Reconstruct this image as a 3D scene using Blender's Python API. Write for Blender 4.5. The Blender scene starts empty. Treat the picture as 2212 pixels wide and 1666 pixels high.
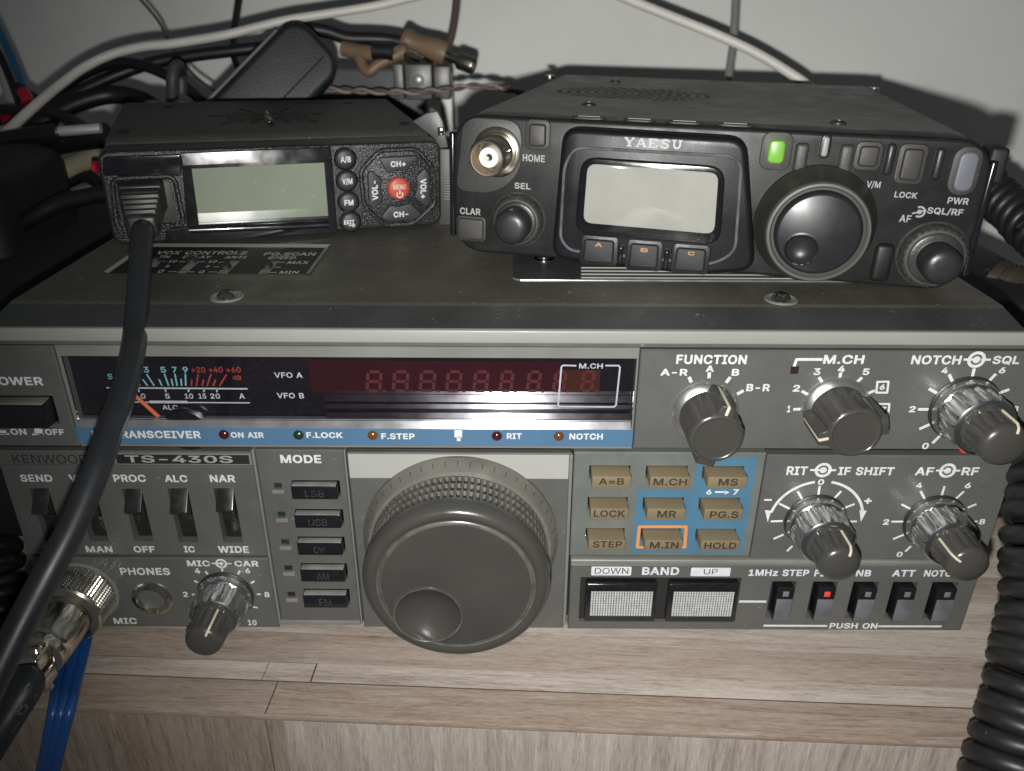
import bpy, bmesh, math, random
from math import radians, sin, cos, pi, atan2, sqrt, tan
from mathutils import Vector, Matrix
from mathutils.geometry import delaunay_2d_cdt

random.seed(7)
FLASH, AMB = 15, 0.06
S = bpy.context.scene
COL = S.collection
MM = 0.001

# ---------------------------------------------------------------- camera survey
# all sizes below are millimetres; the big transceiver's front panel is the plane y = 0, its bottom z = 0
FPX, PITCH, ROLL = 1735.0, radians(26.1), radians(0.27)
CAM = Vector((1.4, -182.3, 170.0))
FW = Vector((0, cos(PITCH), -sin(PITCH)))
_rt = Vector((1, 0, 0)); _up = Vector((0, sin(PITCH), cos(PITCH)))
RT = _rt * cos(ROLL) + _up * sin(ROLL)
UP = -_rt * sin(ROLL) + _up * cos(ROLL)

# survey sheets of the photograph: origin and scale of each enlarged sheet, measured in sheet units
REG = dict(O=(0, 0, 1.84448), A=(0, 1024, .6148), B=(1360, 1024, .6148), C=(2720, 1024, .6148),
           A3=(0, 2048, .6148), B3=(1360, 2048, .6148), C3=(2720, 2048, .6148),
           E=(1000, 1750, .45), F=(2250, 1780, .3617), G=(2250, 2200, .3617), H=(2650, 1380, .3002),
           J=(3050, 1380, .4656), I=(3000, 1820, .4882), K=(0, 1750, .3302), M=(1380, 1780, .5164),
           Z1=(1780, 450, .4202), Z2=(2200, 250, .5402), Z3=(2950, 450, .4521), Y1=(350, 350, .3902),
           Y2=(1150, 350, .3902), T=(380, 940, .4973), W=(2200, 250, .6329), Q=(1300, 0, .3164),
           L=(0, 0, .3164), N=(800, 0, .3164), R1=(0, 0, .6148), R2=(1360, 0, .6148), R3=(2720, 0, .6148))
PS = 2212 / 4080.0


def sheet(reg, x, y):
    o = REG[reg]
    return ((o[0] + x * o[2]) * PS, (o[1] + y * o[2]) * PS)


def ray(reg, x, y):
    px, py = sheet(reg, x, y)
    return FW + RT * ((px - 1106) / FPX) - UP * ((py - 833) / FPX)


def far(x, y, z, reg='O'):
    """point seen at sheet position (x, y), z millimetres from the lens"""
    return CAM + ray(reg, x, y) * z


def on_y(x, y, Y, reg='O'):
    r = ray(reg, x, y)
    return CAM + r * ((Y - CAM.y) / r.y)


def on_z(x, y, Z, reg='O'):
    r = ray(reg, x, y)
    return CAM + r * ((Z - CAM.z) / r.z)


def seen(q):
    v = q - CAM; z = v.dot(FW)
    return z > 1 and -3 < 1106 + FPX * v.dot(RT) / z < 2215 and -3 < 833 - FPX * v.dot(UP) / z < 1669


def run_on(pts, mm=170):
    """carry a cable on past the edge of the view, so that it does not stop just outside it"""
    P = [Vector(q) for q in pts]
    if not seen(P[0]):
        d = (P[0] - P[1]).normalized(); P = [P[0] + d * mm, P[0] + d * mm * .5] + P
    if not seen(P[-1]):
        d = (P[-1] - P[-2]).normalized(); P = P + [P[-1] + d * mm * .5, P[-1] + d * mm]
    return P


class Frame:
    """a thing's own axes: x along its front, y into it, z up"""
    def __init__(s, o=(0, 0, 0), yaw=0, pitch=0, roll=0):
        s.M = Matrix.Translation(Vector(o)) @ Matrix.Rotation(yaw, 4, 'Z') @ Matrix.Rotation(pitch, 4, 'X') @ Matrix.Rotation(roll, 4, 'Y')
        s.inv = s.M.inverted()

    def on(s, reg, x, y, d=0.0):
        """own (x, z) of a sheet position on the plane d mm in front of the face"""
        r = s.inv.to_3x3() @ ray(reg, x, y)
        c = s.inv @ CAM
        p = c + r * ((-d - c.y) / r.y)
        return p.x, p.z

    def top(s, reg, x, y, z):
        r = s.inv.to_3x3() @ ray(reg, x, y)
        c = s.inv @ CAM
        p = c + r * ((z - c.z) / r.z)
        return p.x, p.y


PANEL = Frame()
PORT = Frame((-15.4, 50.6, 100.4), -0.2204, -0.0176, 0.0127)
MOBI = Frame((-118.1, 53.6, 100.3), 0.3314, 0.026, 0.0183)

# ---------------------------------------------------------------- materials
_mats = {}


def pbr(name, col, rough=.5, metal=0.0, var=.12, vscale=45, bump=0.0, bscale=900, dust=0.0, dcol=(.3, .29, .26), dscale=260,
        coat=0.0, rvar=0.0, spec=.5, stretch=None, emit=None, specks=0.0, sscale=520):
    if name in _mats:
        return _mats[name]
    m = bpy.data.materials.new(name); m.use_nodes = True
    nt = m.node_tree; N = nt.nodes; Lk = nt.links
    b = N['Principled BSDF']
    b.inputs['Roughness'].default_value = rough
    b.inputs['Metallic'].default_value = metal
    b.inputs['Specular IOR Level'].default_value = spec
    b.inputs['Coat Weight'].default_value = coat
    b.inputs['Coat Roughness'].default_value = .06
    tc = N.new('ShaderNodeTexCoord')
    src = tc.outputs['Object']
    if stretch:
        mp = N.new('ShaderNodeMapping'); mp.inputs['Scale'].default_value = stretch
        Lk.new(src, mp.inputs['Vector']); src = mp.outputs['Vector']
    n = N.new('ShaderNodeTexNoise'); n.inputs['Scale'].default_value = vscale; n.inputs['Detail'].default_value = 6
    Lk.new(src, n.inputs['Vector'])
    rp = N.new('ShaderNodeMapRange'); rp.inputs['From Min'].default_value = .3; rp.inputs['From Max'].default_value = .7
    rp.inputs['To Min'].default_value = 1 - var; rp.inputs['To Max'].default_value = 1 + var
    Lk.new(n.outputs['Fac'], rp.inputs['Value'])
    mx = N.new('ShaderNodeVectorMath'); mx.operation = 'SCALE'
    mx.inputs[0].default_value = col
    Lk.new(rp.outputs['Result'], mx.inputs['Scale'])
    out = mx.outputs['Vector']
    if dust > 0:
        d = N.new('ShaderNodeTexNoise'); d.inputs['Scale'].default_value = dscale; d.inputs['Detail'].default_value = 8
        d.inputs['Roughness'].default_value = .75
        Lk.new(tc.outputs['Object'], d.inputs['Vector'])
        r2 = N.new('ShaderNodeMapRange'); r2.inputs['From Min'].default_value = .5; r2.inputs['From Max'].default_value = .8
        r2.inputs['To Min'].default_value = 0; r2.inputs['To Max'].default_value = dust
        Lk.new(d.outputs['Fac'], r2.inputs['Value'])
        mc = N.new('ShaderNodeMix'); mc.data_type = 'RGBA'
        mc.inputs['B'].default_value = (*dcol, 1)
        Lk.new(r2.outputs['Result'], mc.inputs['Factor']); Lk.new(out, mc.inputs['A'])
        out = mc.outputs['Result']
    if specks > 0:   # scattered grains of pale dust
        d = N.new('ShaderNodeTexNoise'); d.inputs['Scale'].default_value = sscale; d.inputs['Detail'].default_value = 2
        Lk.new(tc.outputs['Object'], d.inputs['Vector'])
        r2 = N.new('ShaderNodeMapRange'); r2.inputs['From Min'].default_value = .70; r2.inputs['From Max'].default_value = .78
        r2.inputs['To Min'].default_value = 0; r2.inputs['To Max'].default_value = specks
        Lk.new(d.outputs['Fac'], r2.inputs['Value'])
        mc = N.new('ShaderNodeMix'); mc.data_type = 'RGBA'; mc.inputs['B'].default_value = (.40, .39, .35, 1)
        Lk.new(r2.outputs['Result'], mc.inputs['Factor']); Lk.new(out, mc.inputs['A'])
        out = mc.outputs['Result']
    Lk.new(out, b.inputs['Base Color'])
    if rvar > 0:
        r3 = N.new('ShaderNodeMapRange'); r3.inputs['From Min'].default_value = .3; r3.inputs['From Max'].default_value = .7
        r3.inputs['To Min'].default_value = max(.02, rough - rvar); r3.inputs['To Max'].default_value = rough + rvar
        n2 = N.new('ShaderNodeTexNoise'); n2.inputs['Scale'].default_value = 140; n2.inputs['Detail'].default_value = 5
        Lk.new(tc.outputs['Object'], n2.inputs['Vector'])
        Lk.new(n2.outputs['Fac'], r3.inputs['Value']); Lk.new(r3.outputs['Result'], b.inputs['Roughness'])
    if bump > 0:
        bn = N.new('ShaderNodeTexNoise'); bn.inputs['Scale'].default_value = bscale; bn.inputs['Detail'].default_value = 3
        Lk.new(tc.outputs['Object'], bn.inputs['Vector'])
        bp = N.new('ShaderNodeBump'); bp.inputs['Strength'].default_value = bump; bp.inputs['Distance'].default_value = .0004
        Lk.new(bn.outputs['Fac'], bp.inputs['Height']); Lk.new(bp.outputs['Normal'], b.inputs['Normal'])
    if emit:
        b.inputs['Emission Color'].default_value = (*emit[0], 1); b.inputs['Emission Strength'].default_value = emit[1]
    _mats[name] = m
    return m


def pane(name, tint, gloss=.06, rough=.03):
    if name in _mats:
        return _mats[name]
    m = bpy.data.materials.new(name); m.use_nodes = True
    nt = m.node_tree; N = nt.nodes; Lk = nt.links
    N.remove(N['Principled BSDF'])
    t = N.new('ShaderNodeBsdfTransparent'); t.inputs['Color'].default_value = (*tint, 1)
    g = N.new('ShaderNodeBsdfGlossy'); g.inputs['Roughness'].default_value = rough
    lw = N.new('ShaderNodeFresnel'); lw.inputs['IOR'].default_value = 1.45
    n = N.new('ShaderNodeTexNoise'); n.inputs['Scale'].default_value = 90
    tc = N.new('ShaderNodeTexCoord'); Lk.new(tc.outputs['Object'], n.inputs['Vector'])
    mr = N.new('ShaderNodeMapRange'); mr.inputs['To Min'].default_value = rough * .6; mr.inputs['To Max'].default_value = rough * 2.2
    Lk.new(n.outputs['Fac'], mr.inputs['Value']); Lk.new(mr.outputs['Result'], g.inputs['Roughness'])
    mx = N.new('ShaderNodeMixShader')
    Lk.new(lw.outputs['Fac'], mx.inputs['Fac']); Lk.new(t.outputs[0], mx.inputs[1]); Lk.new(g.outputs[0], mx.inputs[2])
    Lk.new(mx.outputs[0], N['Material Output'].inputs['Surface'])
    _mats[name] = m
    return m


PANELM = pbr('panel_plastic', (.090, .091, .086), .42, var=.10, vscale=35, bump=.10, bscale=1500, dust=.22, dcol=(.17, .165, .15), dscale=120, rvar=.10, specks=.25)
PANELD = pbr('panel_gap', (.016, .016, .015), .6)
SLOTM = pbr('slot_dark', (.020, .019, .016), .6, dust=.4, dcol=(.10, .09, .07))
TRIM = pbr('trim_grey', (.27, .27, .25), .40, var=.08, vscale=60, bump=.08, bscale=1500, rvar=.08, stretch=(.15, 1, 1))
STRIPG = pbr('grey_strip', (.33, .33, .31), .55, var=.05, bump=.06, bscale=1400)
RIM = pbr('panel_rim', (.17, .17, .155), .38, var=.15, bump=.05, bscale=1500)
COVER = pbr('cover_paint', (.076, .072, .058), .48, var=.22, vscale=28, bump=.25, bscale=1300, dust=.38, dcol=(.13, .125, .105), dscale=340, rvar=.12, specks=.7)
COVERF = pbr('cover_front_paint', (.042, .046, .045), .42, var=.25, vscale=30, bump=.18, bscale=1300, dust=.2, dcol=(.09, .09, .08), dscale=300, rvar=.12, specks=.4)
INK = pbr('white_ink', (.58, .60, .605), .55, var=.12, vscale=420)
INKD = pbr('dark_ink', (.035, .030, .022), .6, var=.05)
INKG = pbr('grey_ink', (.30, .31, .31), .5, var=.10, vscale=400)
CYAN = pbr('cyan_ink', (.26, .56, .60), .5, var=.04)
RED = pbr('red_ink', (.42, .05, .035), .5, var=.04)
BLUE = pbr('blue_band', (.066, .145, .245), .45, var=.07, vscale=50, rvar=.05)
BLUEK = pbr('keypad_blue', (.060, .150, .230), .45, var=.08, vscale=70)
KEYP = pbr('keypad_grey', (.115, .13, .12), .42, var=.14, vscale=70, dust=.12, rvar=.1)
TAN = pbr('tan_button', (.178, .140, .082), .5, var=.06, bump=.05, bscale=1500)
ORANGE = pbr('orange_ink', (.62, .24, .07), .5, var=.03)
BLACKG = pbr('black_gloss', (.010, .010, .012), .16, var=.2, dust=.10, dcol=(.1, .1, .1), dscale=500, rvar=.06)
BLACKP = pbr('black_plastic', (.020, .020, .021), .38, var=.15, bump=.10, bscale=1300, rvar=.08)
BLACKM = pbr('black_matt', (.012, .012, .013), .6, var=.2, bump=.15, bscale=900)
KNOBB = pbr('knob_black', (.052, .050, .045), .25, var=.10, vscale=60, rvar=.08, bump=.05, bscale=1400)
KNOBDK = pbr('knob_pits', (.030, .028, .022), .6, dust=.3, dcol=(.12, .11, .085), dscale=500)
KNOBD = pbr('knob_dirty', (.082, .078, .066), .5, var=.35, vscale=90, dust=.40, dcol=(.25, .235, .19), dscale=600)
KNOBS = pbr('knob_skirt', (.17, .165, .145), .36, metal=.35, var=.2, vscale=70, dust=.3, dcol=(.30, .29, .25), dscale=300, rvar=.12)
CHROME = pbr('brushed_chrome', (.66, .67, .66), .20, metal=1, var=.04, rvar=.03)
SATIN = pbr('satin_aluminium', (.60, .60, .58), .30, metal=.9, var=.08, rvar=.08)
NICKEL = pbr('nickel_plate', (.60, .57, .50), .16, metal=1, var=.12, vscale=120, rvar=.08)
BRASSY = pbr('gold_nickel', (.60, .54, .44), .22, metal=1, var=.12, rvar=.08)
CREAM = pbr('cream_line', (.58, .53, .40), .5, var=.06)
WINB = pbr('window_black', (.012, .010, .013), .22, var=.3, dust=.06, dcol=(.2, .2, .2), dscale=700)
WINR = pbr('window_red', (.036, .008, .011), .25, var=.15, vscale=70)
WINO = pbr('window_brown', (.055, .018, .008), .3, var=.15)
SEGM = pbr('unlit_segment', (.100, .022, .026), .4, var=.10)
NEEDLE = pbr('needle_orange', (.80, .19, .08), .45, var=.03)
LEDG = pbr('green_lens', (.012, .034, .022), .25)
LEDR = pbr('red_lens', (.055, .009, .014), .15)
LEDO = pbr('amber_lens', (.12, .05, .02), .15)
REDB = pbr('red_marker', (.75, .06, .04), .4)
BROWNB = pbr('brown_square', (.022, .014, .012), .4)
GLASS = pane('clear_window', (.90, .90, .92))
SMOKE = pane('smoked_window', (.93, .93, .93), rough=.05)
SILV = pbr('window_lip', (.30, .30, .32), .20, metal=.6, var=.2, vscale=200, rvar=.05)
ROD = pbr('window_ledge', (.014, .010, .013), .19, var=.2, rvar=.04)
PADM = pbr('textured_pad', (.55, .57, .57), .30, metal=.3, var=.12, vscale=500)


# ---------------------------------------------------------------- mesh building
_txt = {}
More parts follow.
